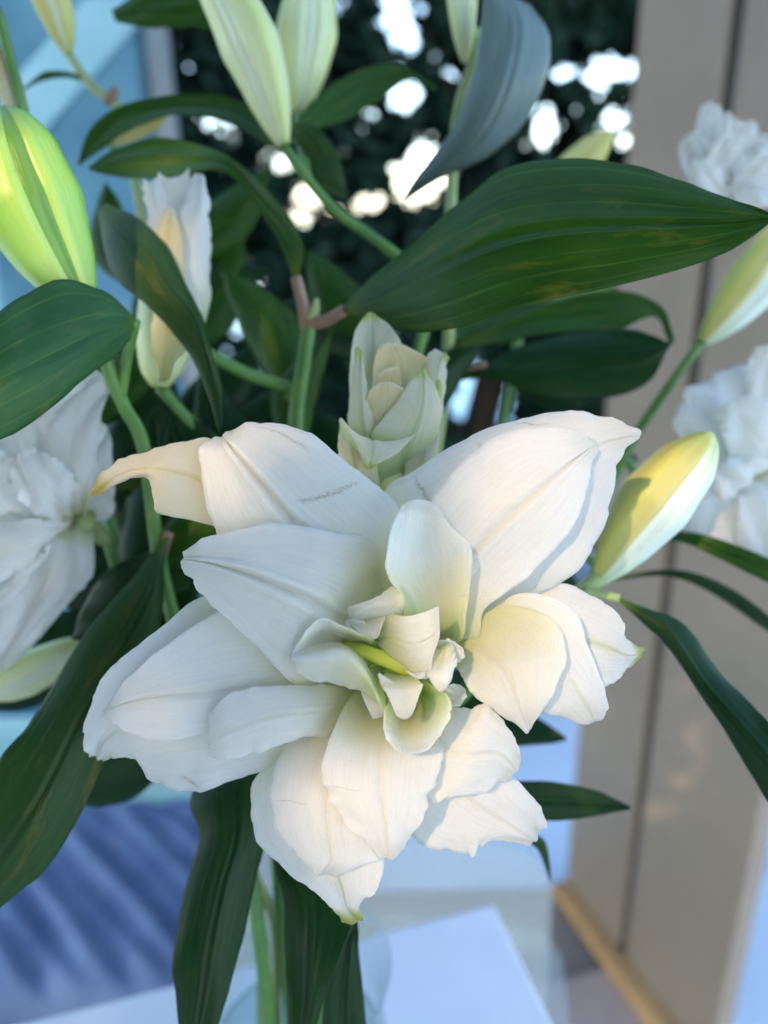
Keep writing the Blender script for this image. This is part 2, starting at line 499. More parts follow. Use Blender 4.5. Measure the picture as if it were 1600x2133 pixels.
def tube(name, pts, rad, m, parent, seg=14, n=28, pix=True, lobes=0, cap=True, loc=None):
    P = np.array([list(p) for p in pts], float)
    P = W(P) if pix else P
    Q = crom(P, n)
    rr = np.interp(np.linspace(0, 1, n), np.linspace(0, 1, len(np.atleast_1d(rad))), np.atleast_1d(rad))
    T = np.gradient(Q, axis=0)
    T /= np.linalg.norm(T, axis=1, keepdims=True) + 1e-12
    ref = np.array([0.3, -0.2, 0.93])
    A = np.cross(T, ref)
    A /= np.linalg.norm(A, axis=1, keepdims=True) + 1e-9
    B = np.cross(T, A)
    th = np.linspace(0, 2 * math.pi, seg, endpoint=False)
    mod = 1 + (0.12 * np.cos(lobes * th) if lobes else 0 * th)
    V = Q[:, None, :] + rr[:, None, None] * mod[None, :, None] * (np.cos(th)[None, :, None] * A[:, None, :] + np.sin(th)[None, :, None] * B[:, None, :])
    verts = V.reshape(-1, 3).tolist()
    faces = []
    for i in range(n - 1):
        for j in range(seg):
            k = (j + 1) % seg
            faces.append((i * seg + j, i * seg + k, (i + 1) * seg + k, (i + 1) * seg + j))
    faces.append(tuple(range(seg))[::-1])
    faces.append(tuple((n - 1) * seg + j for j in range(seg)))
    uv = [(j / seg, i / (n - 1)) for i in range(n) for j in range(seg)]
    o = make(name, verts, faces, m, parent, uv, loc=loc)
    bm_fix(o)
    return o

def bud(parent, base, tip, width, m, mcore, bend=0.0, twist=0.0, rot=0.0, fat=0.5, name='bud', m2=None):
    """closed lily bud: an inner core and three ridged outer tepals; base and tip in (px, py, mm), width in mm"""
    b, t = W(np.array(base, float)), W(np.array(tip, float))
    ax = t - b
    L = np.linalg.norm(ax)
    ax /= L
    s = np.cross(ax, CAM - b)
    s /= np.linalg.norm(s)
    f = np.cross(s, ax)                              # towards the lens
    Rm = width / 2000.0
    def prof(q):
        q = np.clip(q, 0, 1)
        return np.interp(q, [0, .03, .1, .25, .45, fat + .12, .8, .92, .975, 1.0],
                         [.22, .30, .48, .74, .94, 1.0, .80, .50, .27, .10])
    def surf(a0, a1, nu, nv, q0, q1, lift, ridge, groove=0.0):
        q = np.linspace(q1, q0, nv)[:, None]         # v=0 at the tip
        u = np.linspace(0, 1, nu)[None, :]
        qq = np.linspace(0, 1, 200)
        pr = np.convolve(np.pad(prof(qq), 8, mode='edge'), np.ones(17) / 17, 'valid')
        pr = np.minimum(pr, np.interp(qq, [0, .9, .96, 1], [1, 1, .34, .07]))
        rad = np.interp(q.ravel(), qq, pr)[:, None]
        a = a0 + (a1 - a0) * u + twist * q + rot
        e = np.abs(u - .5) * 2
        rr = Rm * rad * (lift + ridge * np.exp(-(e / .22) ** 2) - 0.30 * e ** 4 - groove * np.exp(-((e - .45) / .18) ** 2))
        cen = b + ax * (q * L)[..., None] + (s * bend * L) * (np.sin(math.pi * q))[..., None]
        return cen + rr[..., None] * (np.cos(a)[..., None] * s + np.sin(a)[..., None] * f), q, u
    # core
    nv, nu = 40, 48
    X, q, u = surf(0, 2 * math.pi, nu + 1, nv, 0, .99, .0, 0)
    ang = np.linspace(0, 2 * math.pi, nu, endpoint=False)
    qv = np.linspace(.985, 0, nv)
    verts, faces, uvs = [], [], []
    qq = np.linspace(0, 1, 200)
    pr = np.convolve(np.pad(prof(qq), 8, mode='edge'), np.ones(17) / 17, 'valid')
    pr = np.minimum(pr, np.interp(qq, [0, .9, .96, 1], [1, 1, .34, .07]))
    for i, qi in enumerate(qv):
        ri = np.interp(qi, qq, pr) * Rm
        for j, a in enumerate(ang):
            k = 1 + .07 * math.cos(3 * a + math.pi)
            aa = a + twist * qi + rot
            c = b + ax * qi * L + s * bend * L * math.sin(math.pi * qi)
            verts.append(c + ri * .80 * k * (math.cos(aa) * s + math.sin(aa) * f))
            uvs.append(((j / nu * 3 + .5) % 1.0, 1 - qi))
    for i in range(nv - 1):
        for j in range(nu):
            k = (j + 1) % nu
            faces.append((i * nu + j, i * nu + k, (i + 1) * nu + k, (i + 1) * nu + j))
    faces.append(tuple(range(nu)))
    faces.append(tuple((nv - 1) * nu + j for j in range(nu))[::-1])
    core = make(name, verts, faces, mcore, parent, uvs)
    bm_fix(core)
    for k in range(3):
        a = k * 2 * math.pi / 3
        X, q, u = surf(a - 0.99, a + 0.99, 24, 44, 0, 1, 1.0, .06, .05)
        n = X - (b + ax * (q * L)[..., None] + (s * bend * L) * (np.sin(math.pi * q))[..., None])
        n /= np.linalg.norm(n, axis=2, keepdims=True) + 1e-9
        nvv, nuu = X.shape[:2]
        Y = X - n * Rm * .08
        V = np.concatenate([X.reshape(-1, 3), Y.reshape(-1, 3)])
        K = nvv * nuu
        i = (np.arange(nvv - 1)[:, None] * nuu + np.arange(nuu - 1)[None, :]).ravel()
        fa = np.stack([i, i + 1, i + nuu + 1, i + nuu], 1)
        ring = list(range(nuu)) + [r * nuu + nuu - 1 for r in range(1, nvv)] + [(nvv - 1) * nuu + r for r in range(nuu - 2, -1, -1)] + [r * nuu for r in range(nvv - 2, 0, -1)]
        ring = np.array(ring)
        nx = np.roll(ring, -1)
        F = np.concatenate([fa, fa[:, ::-1] + K, np.stack([nx, ring, ring + K, nx + K], 1)])
        uv = np.stack([np.broadcast_to(u, (nvv, nuu)), np.broadcast_to(1 - q, (nvv, nuu))], 2).reshape(-1, 2)
        o = make('tepal', V, F.tolist(), m if (k == 0 or m2 is None) else m2, core, np.concatenate([uv, uv]))
        bm_fix(o)
    return core

def box(name, c, size, m, parent=None, rotz=0.0, bev=0.003, loc=None):
    import bmesh
    b = bmesh.new()
    bmesh.ops.create_cube(b, size=1.0)
    bmesh.ops.scale(b, vec=size, verts=b.verts)
    if bev:
        bmesh.ops.bevel(b, geom=b.edges[:], offset=bev, segments=2, affect='EDGES', profile=0.5)
    bmesh.ops.rotate(b, cent=(0, 0, 0), matrix=Matrix.Rotation(rotz, 3, 'Z'), verts=b.verts)
    v = [np.array(x.co) + np.asarray(c, float) for x in b.verts]
    b.verts.index_update()
    f = [tuple(x.index for x in fc.verts) for fc in b.faces]
    b.free()
    return make(name, v, f, m, parent, smooth=False, loc=(c if loc is None else loc))

# ================================================================== SETTING
M['tile'] = plain_mat('floor_tile', (0.34, 0.26, 0.22), (0.44, 0.35, 0.30), 6, 0.45, 0.0004)
M['terrace'] = plain_mat('terrace_white', (0.50, 0.60, 0.70), (0.58, 0.68, 0.77), 4, 0.5, 0.0006)
M['wood'] = plain_mat('sill_wood', (0.42, 0.24, 0.10), (0.55, 0.33, 0.14), 30, 0.45, 0.0006)
M['panel'] = plain_mat('beige_paint', (0.245, 0.195, 0.140), (0.272, 0.220, 0.160), 9, 0.5, 0.0003, 260)
M['rubber'] = plain_mat('dark_joint', (0.05, 0.047, 0.042), (0.075, 0.07, 0.06), 40, 0.7)
M['table'] = plain_mat('table_white', (0.70, 0.69, 0.72), (0.80, 0.79, 0.80), 7, 0.3, 0.0002, 90)
M['fabric'] = plain_mat('blue_fabric', (0.05, 0.085, 0.18), (0.14, 0.19, 0.30), 9, 0.85, 0.0008, 900)
M['bench'] = plain_mat('bench_frame', (0.10, 0.11, 0.13), (0.16, 0.17, 0.2), 20, 0.6)
M['screen'] = plain_mat('blue_canvas', (0.06, 0.19, 0.30), (0.18, 0.40, 0.47), 6, 0.6, 0.0006, 500)
M['screen_light'] = plain_mat('aqua_bands', (0.22, 0.46, 0.52), (0.30, 0.55, 0.60), 6, 0.6, 0.0006, 500)

def quad_sheet(name, pts, m, kind='structure'):
    c = np.mean(np.array(pts), axis=0)
    return tag(make(name, pts, [tuple(range(len(pts)))], m, None, smooth=False, loc=c), kind=kind)

# ground: pale paving near, water beyond the trees
ground = quad_sheet('ground', [(-60, -60, -0.05), (60, -60, -0.05), (60, 60, -0.05), (-60, 60, -0.05)],
                    plain_mat('ground_paving', (0.40, 0.44, 0.46), (0.52, 0.56, 0.58), 0.6, 0.7))
mw, ntw, bw = mat('water')
bw.inputs['Base Color'].default_value = (0.10, 0.30, 0.38, 1)
bw.inputs['Roughness'].default_value = 0.08
g = N(ntw, 'ShaderNodeTexCoord')
ntw.links.new(bump(ntw, noise(ntw, g.outputs['Object'], 3.0, 4), 0.02, 0.5), bw.inputs['Normal'])
quad_sheet('water', [(-40, 3.2, -0.03), (40, 3.2, -0.03), (60, 190, -0.03), (-60, 190, -0.03)], mw)

quad_sheet('terrace', [(0.382, 1.155, 0.012), (1.158, -0.9, 0.012), (3, -0.9, 0.012), (3, 1.155, 0.012)], M['terrace'])
terrace = quad_sheet('terrace', [(-3, 1.16, -0.012), (3, 1.16, -0.012), (3, 3.1, -0.012), (-3, 3.1, -0.012)], M['terrace'])

# inner floor: tiles with open joints
seam_foot = on_z(1290, 2003, 0.0)
wdir = np.array([0.353, -0.936, 0.0])                 # along the wall, towards the camera
wnor = np.array([-0.936, -0.353, 0.0])                # out of the wall, to the left
floor = tag(make('floor', [(-1.6, -0.9, -0.014), (1.14, -0.9, -0.014), (0.365, 1.155, -0.014), (-1.6, 1.155, -0.014)], [(0, 1, 2, 3)],
                 plain_mat('grout', (0.20, 0.18, 0.16), (0.26, 0.23, 0.2), 20, 0.8), None, smooth=False, loc=(0, 0, -0.014)), kind='structure')
tdir = on_z(1160, 2042, 0.0) - seam_foot
ta = math.atan2(tdir[1], tdir[0])
ex = np.array([math.cos(ta), math.sin(ta), 0]); ey = np.array([-math.sin(ta), math.cos(ta), 0])
tile_me = None
TS = 0.40
for i in range(-4, 5):
    for j in range(-5, 6):
        c = seam_foot + ex * (i + .5) * TS + ey * (j + .5) * TS
        if abs(c[0]) > 1.4 or c[1] > 1.02 or c[1] < -0.7:
            continue
        if tile_me is None:
            o = box('tile', c - np.array([0, 0, .006]), (TS - .006, TS - .006, .012), M['tile'], floor, rotz=ta, bev=.0015)
            v0 = c.copy()
            # recentre so that copies can share the mesh
            cc = c - np.array([0, 0, .006]) - np.array(floor['_o'])
            o.data.transform(Matrix.Translation(Vector((-cc).tolist())))
            o.location = cc.tolist()
            tile_me = o.data
        else:
            o = bpy.data.objects.new('tile', tile_me)
            COL.objects.link(o)
            o.parent = floor
            o.location = (c - np.array([0, 0, .006]) - np.array(floor['_o'])).tolist()

# wall of upright beige panels at the right, with a dark joint and a wooden sill strip along its foot
wall = thing('panel_wall', seam_foot, 'upright beige panel wall with a dark vertical joint beside the lilies', 'wall')
def wall_slab(name, t0, t1, z0, z1, th, m, push=0.0):
    c = seam_foot + wdir * (t0 + t1) / 2 - wnor * (th / 2 - push)
    c = np.array([c[0], c[1], (z0 + z1) / 2])
    return box(name, c, (abs(t1 - t0), th, z1 - z0), m, wall, rotz=math.atan2(wdir[1], wdir[0]), bev=0.004)
wall_slab('panel', -0.172, -0.010, 0.0, 2.7, 0.034, M['panel'])
wall_slab('panel', 0.010, 0.215, 0.0, 2.7, 0.034, M['panel'])
wall_slab('joint', -0.0098, 0.0098, 0.0, 2.69, 0.018, M['rubber'], push=-0.010)
wall_slab('sill', -0.168, 0.212, 0.001, 0.030, 0.034, M['wood'], push=0.0345)

# hanging blue canvas screen at the left, with paler strips, the upper two standing in for reflections
scr = thing('canvas_screen', (-0.95, 1.32, 0.0), 'blue canvas screen with pale aqua strips as reflected sky behind the buds', 'screen')
def cloth(name, x0, x1, z0, z1, y, m, amp, seed, th=0.006, shear=0.0, nx=40, nz=40):
    r = np.random.default_rng(seed)
    ph = r.random(6) * 6.28
    x = np.linspace(x0, x1, nx)[None, :]
    z = np.linspace(z0, z1, nz)[:, None]
    yy = y + amp * (np.sin(9 * x + 2.2 * z + ph[0]) + .6 * np.sin(17 * x - 5 * z + ph[1]) + .5 * np.sin(6 * z + 4 * x + ph[2]))
    X = np.stack([x + shear * (z - z0), yy, z + 0 * x], 2)
    V = np.concatenate([X.reshape(-1, 3), (X + np.array([0, th, 0])).reshape(-1, 3)])
    K = nx * nz
    i = (np.arange(nz - 1)[:, None] * nx + np.arange(nx - 1)[None, :]).ravel()
    fa = np.stack([i, i + 1, i + nx + 1, i + nx], 1)
    ring = list(range(nx)) + [q * nx + nx - 1 for q in range(1, nz)] + [(nz - 1) * nx + q for q in range(nx - 2, -1, -1)] + [q * nx for q in range(nz - 2, 0, -1)]
    ring = np.array(ring); nxr = np.roll(ring, -1)
    F = np.concatenate([fa, fa[:, ::-1] + K, np.stack([nxr, ring, ring + K, nxr + K], 1)])
    o = make(name, V, F.tolist(), m, scr)
    bm_fix(o)
    return o
cloth('canvas', -1.55, -0.345, 0.02, 2.35, 1.34, M['screen'], 0.012, 3)
cloth('strip', -0.74, -0.63, 1.26, 1.54, 1.27, M['screen_light'], 0.004, 5, shear=1.2)  # pale diagonal stands in for a band of reflected sky
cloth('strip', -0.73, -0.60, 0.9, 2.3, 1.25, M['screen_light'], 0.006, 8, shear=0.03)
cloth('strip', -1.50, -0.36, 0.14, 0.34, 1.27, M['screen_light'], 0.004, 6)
box('pole', (-0.325, 1.34, 1.19), (0.03, 0.03, 2.38), plain_mat('grey_post', (0.22, 0.26, 0.26), (0.28, 0.32, 0.32), 12, 0.6), scr)

# low blue bench between the table and the screen
bc = on_z(150, 1850, 0.36)
bench = thing('bench', (bc[0], bc[1], 0), 'low bench with a creased blue cushion beyond the white table', 'bench')
box('frame', (bc[0] - .08, bc[1] + .02, 0.255), (0.82, 0.36, 0.05), M['bench'], bench, bev=.006)
for sx in (-.45, .29):
    for sy in (-.13, .17):
        box('leg', (bc[0] + sx, bc[1] + sy, 0.115), (0.04, 0.04, 0.228), M['bench'], bench)
def cushion():
    nx, ny = 90, 60
    x = np.linspace(-1, 1, nx)[None, :]; y = np.linspace(-1, 1, ny)[:, None]
    edge = (1 - np.abs(x) ** 8) * (1 - np.abs(y) ** 8)
    cre = 0.007 * np.sin(26 * x + 9 * y + 1.5 * np.sin(4 * y)) * (.5 + .5 * np.sin(3 * x + 1)) + 0.006 * np.sin(45 * x + 21 * y)
    zt = 0.285 + 0.075 * np.clip(edge, 0, 1) ** .35 + cre * np.clip(edge, 0, 1)
    X = np.stack([bc[0] - .08 + .41 * x + 0 * y, bc[1] + .02 + .185 * y + 0 * x, zt], 2)
    Bm = X.copy(); Bm[..., 2] = 0.281
    V = np.concatenate([X.reshape(-1, 3), Bm.reshape(-1, 3)])
    K = nx * ny
    i = (np.arange(ny - 1)[:, None] * nx + np.arange(nx - 1)[None, :]).ravel()
    fa = np.stack([i, i + 1, i + nx + 1, i + nx], 1)
    ring = list(range(nx)) + [q * nx + nx - 1 for q in range(1, ny)] + [(ny - 1) * nx + q for q in range(nx - 2, -1, -1)] + [q * nx for q in range(ny - 2, 0, -1)]
    ring = np.array(ring); nxr = np.roll(ring, -1)
    F = np.concatenate([fa, fa[:, ::-1] + K, np.stack([nxr, ring, ring + K, nxr + K], 1)])
    o = make('cushion', V, F.tolist(), M['fabric'], bench)
    bm_fix(o)
cushion()

# white table
TZ = 0.74
tc = on_z(1030, 1880, TZ)
d1 = on_z(0, 2040, TZ) - tc; d1 /= np.linalg.norm(d1)
d2 = on_z(1190, 2133, TZ) - tc; d2 /= np.linalg.norm(d2)
a1 = math.atan2(d1[1], d1[0]); a2 = math.atan2(d2[1], d2[0])
dev = ((a2 - a1) % (2 * math.pi)) - math.pi / 2
a1 += dev / 2
d1 = np.array([math.cos(a1), math.sin(a1), 0]); d2 = np.array([-math.sin(a1), math.cos(a1), 0])
TL, TW = 0.95, 0.75
tcen = tc + d1 * TL / 2 + d2 * TW / 2
table = thing('table', (tcen[0], tcen[1], 0), 'white glossy square-cornered table under the vase of lilies', 'table')
box('tabletop', (tcen[0], tcen[1], TZ - .014), (TL, TW, .028), M['table'], table, rotz=a1, bev=.004)
for sx in (-1, 1):
    for sy in (-1, 1):
        c = tcen + d1 * sx * (TL / 2 - .05) + d2 * sy * (TW / 2 - .05)
        box('leg', (c[0], c[1], (TZ - .0285) / 2), (.05, .05, TZ - .0295), M['table'], table, rotz=a1)
for sy in (-1, 1):
    c = tcen + d2 * sy * (TW / 2 - .05)
    box('apron', (c[0], c[1], TZ - .0585), (TL - .16, .02, .058), M['table'], table, rotz=a1)

# clear plastic chair pushed in at the far side of the table
mc, ntc, bcx = mat('clear_plastic')
bcx.inputs['Base Color'].default_value = (0.78, 0.80, 0.78, 1)
bcx.inputs['Roughness'].default_value = 0.22
trn = N(ntc, 'ShaderNodeBsdfTransparent')
trn.inputs[0].default_value = (0.90, 0.93, 0.91, 1)
mxs = N(ntc, 'ShaderNodeMixShader')
mxs.inputs[0].default_value = 0.82
ntc.links.new(bcx.outputs[0], mxs.inputs[1]); ntc.links.new(trn.outputs[0], mxs.inputs[2])
ntc.links.new(mxs.outputs[0], ntc.nodes['Material Output'].inputs[0])
M['plastic'] = mc
cb = on_y(780, 1800, 0.66)
chair = thing('chair', (cb[0], 0.62, 0), 'clear plastic chair with a rounded back beyond the table edge', 'chair')
def rounded_plate(name, c, w, h, rad, th, tilt, yaw, m, parent):
    pts = []
    for (sx, sy, a0) in ((1, 1, 0), (-1, 1, 90), (-1, -1, 180), (1, -1, 270)):
        for k in range(9):
            a = math.radians(a0 + k * 90 / 8)
            pts.append((sx * (w / 2 - rad) + rad * math.cos(a), sy * (h / 2 - rad) + rad * math.sin(a)))
    n = len(pts)
    V = []
    Rm = Matrix.Rotation(yaw, 3, 'Z') @ Matrix.Rotation(tilt, 3, 'X')
    for s in (-1, 1):
        for (x, y) in pts:
            V.append(np.array(Rm @ Vector((x, s * th / 2 + 0.25 * x * x, y))) + c)
    # lens-shaped grid replaced by a triangle fan strip: side quads + two ngons cut into fans around the centre
    V.append(np.array(Rm @ Vector((0, -th / 2, 0))) + c); V.append(np.array(Rm @ Vector((0, th / 2, 0))) + c)
    F = []
    for i in range(n):
        j = (i + 1) % n
        F.append((i, j, n + j, n + i)); F.append((2 * n, j, i)); F.append((2 * n + 1, n + i, n + j))
    o = make(name, V, F, m, parent, smooth=False)
    bm_fix(o)
    return o
topz = on_y(1090, 1765, 0.66)[2]
rounded_plate('backrest', np.array([cb[0], 0.66, topz - 0.15]), 0.40, 0.30, 0.07, 0.008, math.radians(-8), math.radians(-6), M['plastic'], chair)
rounded_plate('seat', np.array([cb[0], 0.53, 0.43]), 0.40, 0.36, 0.06, 0.012, math.radians(90), math.radians(-6), M['plastic'], chair)
for sx in (-.16, .16):
    for sy in (.38, .67):
        tube('leg', [(cb[0] + sx, sy, 0.43 if sy < .5 else 0.45), (cb[0] + sx * 1.08, sy, 0.001)], (.012, .010), M['plastic'], chair, pix=False, n=6)

# tree behind the terrace: trunk, limbs and a dense dark crown with gaps where the sky shows
ml, ntl, bl_ = mat('tree_leaf')
gi = N(ntl, 'ShaderNodeTexCoord')
cl = mixc(ntl, ramp(ntl, noise(ntl, gi.outputs['Object'], 3.0, 3), [(0.35, (0, 0, 0)), (0.7, (1, 1, 1))]), (0.005, 0.022, 0.014), (0.012, 0.040, 0.020))
ntl.links.new(cl, bl_.inputs['Base Color'])
bl_.inputs['Roughness'].default_value = 0.6
bl_.inputs['Specular IOR Level'].default_value = 0.2
tree = thing('leafy_tree', (0.3, 2.25, -0.012), 'dark dense leafy tree with sky showing through its crown', 'tree')
HY = 2.15
tube('trunk', [(0.3, 2.25, -0.012), (0.27, 2.24, 0.5), (0.36, 2.22, 1.1), (0.3, 2.25, 2.0), (0.34, 2.2, 2.6)], (.07, .055, .05, .04, .02), stem_mat('bark', (0.04, 0.03, 0.02), (0.08, 0.06, 0.045), 0.9), tree, pix=False)
for k in range(9):
    z0 = 0.4 + .22 * k
    sx = -1 if k % 2 else 1
    tube('limb', [(0.3, 2.24, z0), (0.3 + sx * .35, 2.2 + .03 * (k % 3), z0 + .16), (0.3 + sx * .95, 2.2, z0 + .2 + .05 * (k % 4))], (.022, .014, .006), bpy.data.materials['bark'], tree, pix=False, seg=8, n=12)
def crown():
    r = np.random.default_rng(21)
    n = 120000
    P = np.stack([r.uniform(-1.5, 1.7, n), HY + r.normal(0, .10, n), r.uniform(0.02, 2.75, n)], 1)
    # gaps in the crown: (pixel x, y, half width, half height, tilt) measured in the crown's own plane
    holes = [(838, 40, 34, 62, .35), (842, 200, 30, 27, 0), (942, 170, 20, 20, 0), (1235, 168, 36, 30, .3), (1300, 142, 42, 24, .1),
             (1132, 262, 34, 42, 0), (1290, 262, 48, 30, .3), (1156, 152, 20, 18, 0), (880, 322, 24, 28, .5), (825, 362, 20, 14, .3),
             (870, 392, 44, 22, .25), (932, 360, 14, 16, 0), (635, 425, 24, 40, -.3), (690, 445, 22, 12, .5), (765, 425, 32, 12, .15),
             (460, 262, 20, 20, 0), (575, 335, 22, 18, 0), (700, 5, 22, 22, 0), (1090, 0, 16, 10, 0), (775, 245, 10, 12, 0),
             (510, 680, 26, 26, 0), (548, 730, 24, 44, 0), (605, 715, 28, 55, 0), (515, 590, 26, 22, 0), (1005, 840, 70, 95, 0), (1040, 660, 30, 50, 0),
             (1205, 1190, 40, 90, 0), (1198, 635, 18, 12, 0)]
    keep = np.ones(n, bool)
    for (hx, hy, a, b, t) in holes:
        c = on_y(hx, hy, HY)
        k = HY / 1605.0 / math.cos(PITCH) * 1.04
        dx = P[:, 0] - c[0]; dz = P[:, 2] - c[2]
        ct, st = math.cos(t), math.sin(t)
        e = ((dx * ct + dz * st) / (a * .85 * k + .012)) ** 2 + ((-dx * st + dz * ct) / (b * .85 * k + .012)) ** 2
        keep &= e > 1
    P = P[keep]
    n = len(P)
    ln = r.uniform(.045, .085, n); wd = ln * r.uniform(.38, .55, n)
    d = r.normal(0, 1, (n, 3)); d[:, 2] -= .4; d /= np.linalg.norm(d, axis=1, keepdims=True)
    q = r.normal(0, 1, (n, 3)); s = np.cross(d, q); s /= np.linalg.norm(s, axis=1, keepdims=True)
    nn = np.cross(s, d)
    tpl = [(-.5, 0, 0), (-.1, .5, .12), (.5, 0, -.1), (-.1, -.5, .12)]
    V = np.stack([P + d * (a * ln)[:, None] + s * (b * wd)[:, None] + nn * (c * wd)[:, None] for a, b, c in tpl], 1).reshape(-1, 3)
    base = np.arange(n)[:, None] * 4
    F = np.concatenate([base + np.array([0, 1, 2]), base + np.array([0, 2, 3])])
    o = make('crown', V, F.tolist(), ml, tree, smooth=False)
    o['kind'] = 'stuff'
crown()

# tree added out of view behind the camera to let sun through in patches
def added_shade_tree():
    SD = np.array(sdir)
    hub = W(np.array([800., 1300., 0.])) + SD * 1.55
    e1 = np.cross(SD, [0, 0, 1.]); e1 /= np.linalg.norm(e1)
    e2 = np.cross(e1, SD)
    foot = np.array([hub[0] - .75, hub[1] - .75, -0.045])
    t = thing('added_shade_tree', foot, 'leafy tree added unseen behind the viewer to dapple the low sun', 'tree')
    bark = bpy.data.materials['bark']
    tube('trunk', [foot, foot + [.05, .05, .7], foot + [.12, .1, 1.4], hub + [-.45, -.45, -.2], hub + [-.2, -.15, .2]], (.09, .075, .06, .045, .02), bark, t, pix=False)
    for k in range(7):
        a = k * .9
        tip = hub + (e1 * math.cos(a) + e2 * math.sin(a)) * .85
        tube('limb', [hub + [-.45, -.45, -.2], hub * .5 + tip * .5 + SD * .16, tip + SD * .05], (.03, .016, .006), bark, t, pix=False, seg=8, n=14)
    r = np.random.default_rng(5)
    n = 85000
    rad = 1.6 * np.sqrt(r.random(n)); a = r.random(n) * 2 * math.pi
    Q = np.stack([rad * np.cos(a), rad * np.sin(a), r.normal(0, .05, n)], 1)
    sunny = [(650, 1720, 0, 8), (800, 1690, 4, 16), (740, 1790, 0, 12), (1000, 1600, 0, 12), (1060, 1720, -12, 9), (1160, 1410, -2, 15), (1240, 1310, -14, 9), (1200, 1480, -6, 9),
             (1130, 1110, 0, 15), (1230, 960, -6, 12), (1290, 920, -12, 8), (850, 1320, 10, 8), (845, 1455, 12, 7), (300, 980, -10, 10), (450, 960, -6, 9), (540, 905, -6, 9), (360, 1525, -3, 7),
             (1400, 980, -48, 13), (840, 945, -30, 9), (1150, 560, -26, 10), (1150, 420, -26, 9), (270, 500, -72, 12), (130, 420, -36, 20), (55, 860, -6, 6), (920, 945, -12, 8),
             (380, 340, -118, 14), (500, 1560, 2, 8), (1060, 1330, -4, 6)]
    keep = np.ones(n, bool)
    for (px, py, z, rm) in sunny:  # crown openings aimed so sun patches land on chosen petals, buds and leaves
        p = W(np.array([px, py, z], float)) - hub
        d = np.hypot(Q[:, 0] - p @ e1, Q[:, 1] - p @ e2)
        keep &= d > rm / 1000. + .016
    Q = Q[keep]; n = len(Q)
    P = hub + Q[:, :1] * e1 + Q[:, 1:2] * e2 + Q[:, 2:] * SD
    ln = r.uniform(.035, .06, n); wd = ln * r.uniform(.45, .6, n)
    ang = r.random(n) * 6.283
    nn = SD + r.normal(0, .45, (n, 3)); nn /= np.linalg.norm(nn, axis=1, keepdims=True)
    d = np.cos(ang)[:, None] * e1 + np.sin(ang)[:, None] * e2
    d -= nn * np.sum(d * nn, axis=1, keepdims=True); d /= np.linalg.norm(d, axis=1, keepdims=True)
    sd = np.cross(nn, d)
    tpl = [(-.5, 0, 0), (-.1, .5, .12), (.5, 0, -.1), (-.1, -.5, .12)]
    V = np.stack([P + d * (a_ * ln)[:, None] + sd * (b_ * wd)[:, None] + nn * (c_ * wd)[:, None] for a_, b_, c_ in tpl], 1).reshape(-1, 3)
    base = np.arange(n)[:, None] * 4
    F = np.concatenate([base + np.array([0, 1, 2]), base + np.array([0, 2, 3])])
    o = make('crown', V, F.tolist(), ml, t, smooth=False)
    o['kind'] = 'stuff'
added_shade_tree()

# ================================================================== VASE
mg, ntg, bgx = mat('clear_glass')
lw = N(ntg, 'ShaderNodeLayerWeight'); lw.inputs[0].default_value = 0.5
frv = mth(ntg, 'ADD', mth(ntg, 'MULTIPLY', mth(ntg, 'POWER', lw.outputs['Facing'], 4.0), 0.6), 0.03)
gl = N(ntg, 'ShaderNodeBsdfGlossy'); gl.inputs['Roughness'].default_value = 0.03
tp = N(ntg, 'ShaderNodeBsdfTransparent'); tp.inputs[0].default_value = (0.94, 0.97, 0.97, 1)
mx_ = N(ntg, 'ShaderNodeMixShader')
ntg.links.new(frv, mx_.inputs[0]); ntg.links.new(tp.outputs[0], mx_.inputs[1]); ntg.links.new(gl.outputs[0], mx_.inputs[2])
ntg.links.new(mx_.outputs[0], ntg.nodes['Material Output'].inputs[0])
VX, VY = -0.055, 0.295
def lathe(name, prof, m, parent, loc=None, seg=56):
    V = []; F = []
    for (r_, z_) in prof:
        for j in range(seg):
            a = 2 * math.pi * j / seg
            V.append((VX + r_ * math.cos(a), VY + r_ * math.sin(a), z_))
    for i in range(len(prof) - 1):
        for j in range(seg):
            k = (j + 1) % seg
            F.append((i * seg + j, i * seg + k, (i + 1) * seg + k, (i + 1) * seg + j))
    o = make(name, V, F, m, parent, loc=loc)
    bm_fix(o)
    return o
vz = TZ + .001
prof_out = [(0.0005, vz), (.046, vz), (.050, vz + .004), (.052, vz + .03), (.051, vz + .07), (.049, vz + .10), (.050, vz + .125), (.054, vz + .138)]
prof_in = [(.0535, vz + .1388), (.0486, vz + .125), (.0476, vz + .10), (.0496, vz + .07), (.0506, vz + .03), (.048, vz + .014), (0.0005, vz + .012)]
vase = lathe('vase', prof_out + prof_in, mg, None, loc=(VX, VY, vz))
tag(vase, 'clear glass vase with a flared rim holding the lily stems', 'vase')
mwv, ntv, bv = mat('vase_water')
lw2 = N(ntv, 'ShaderNodeLayerWeight'); lw2.inputs[0].default_value = 0.5
frv2 = mth(ntv, 'ADD', mth(ntv, 'MULTIPLY', mth(ntv, 'POWER', lw2.outputs['Facing'], 4.0), 0.5), 0.02)
gl2 = N(ntv, 'ShaderNodeBsdfGlossy'); gl2.inputs['Roughness'].default_value = 0.02
tp2 = N(ntv, 'ShaderNodeBsdfTransparent'); tp2.inputs[0].default_value = (0.86, 0.93, 0.92, 1)
mx2 = N(ntv, 'ShaderNodeMixShader')
ntv.links.new(frv2, mx2.inputs[0]); ntv.links.new(tp2.outputs[0], mx2.inputs[1]); ntv.links.new(gl2.outputs[0], mx2.inputs[2])
ntv.links.new(mx2.outputs[0], ntv.nodes['Material Output'].inputs[0])
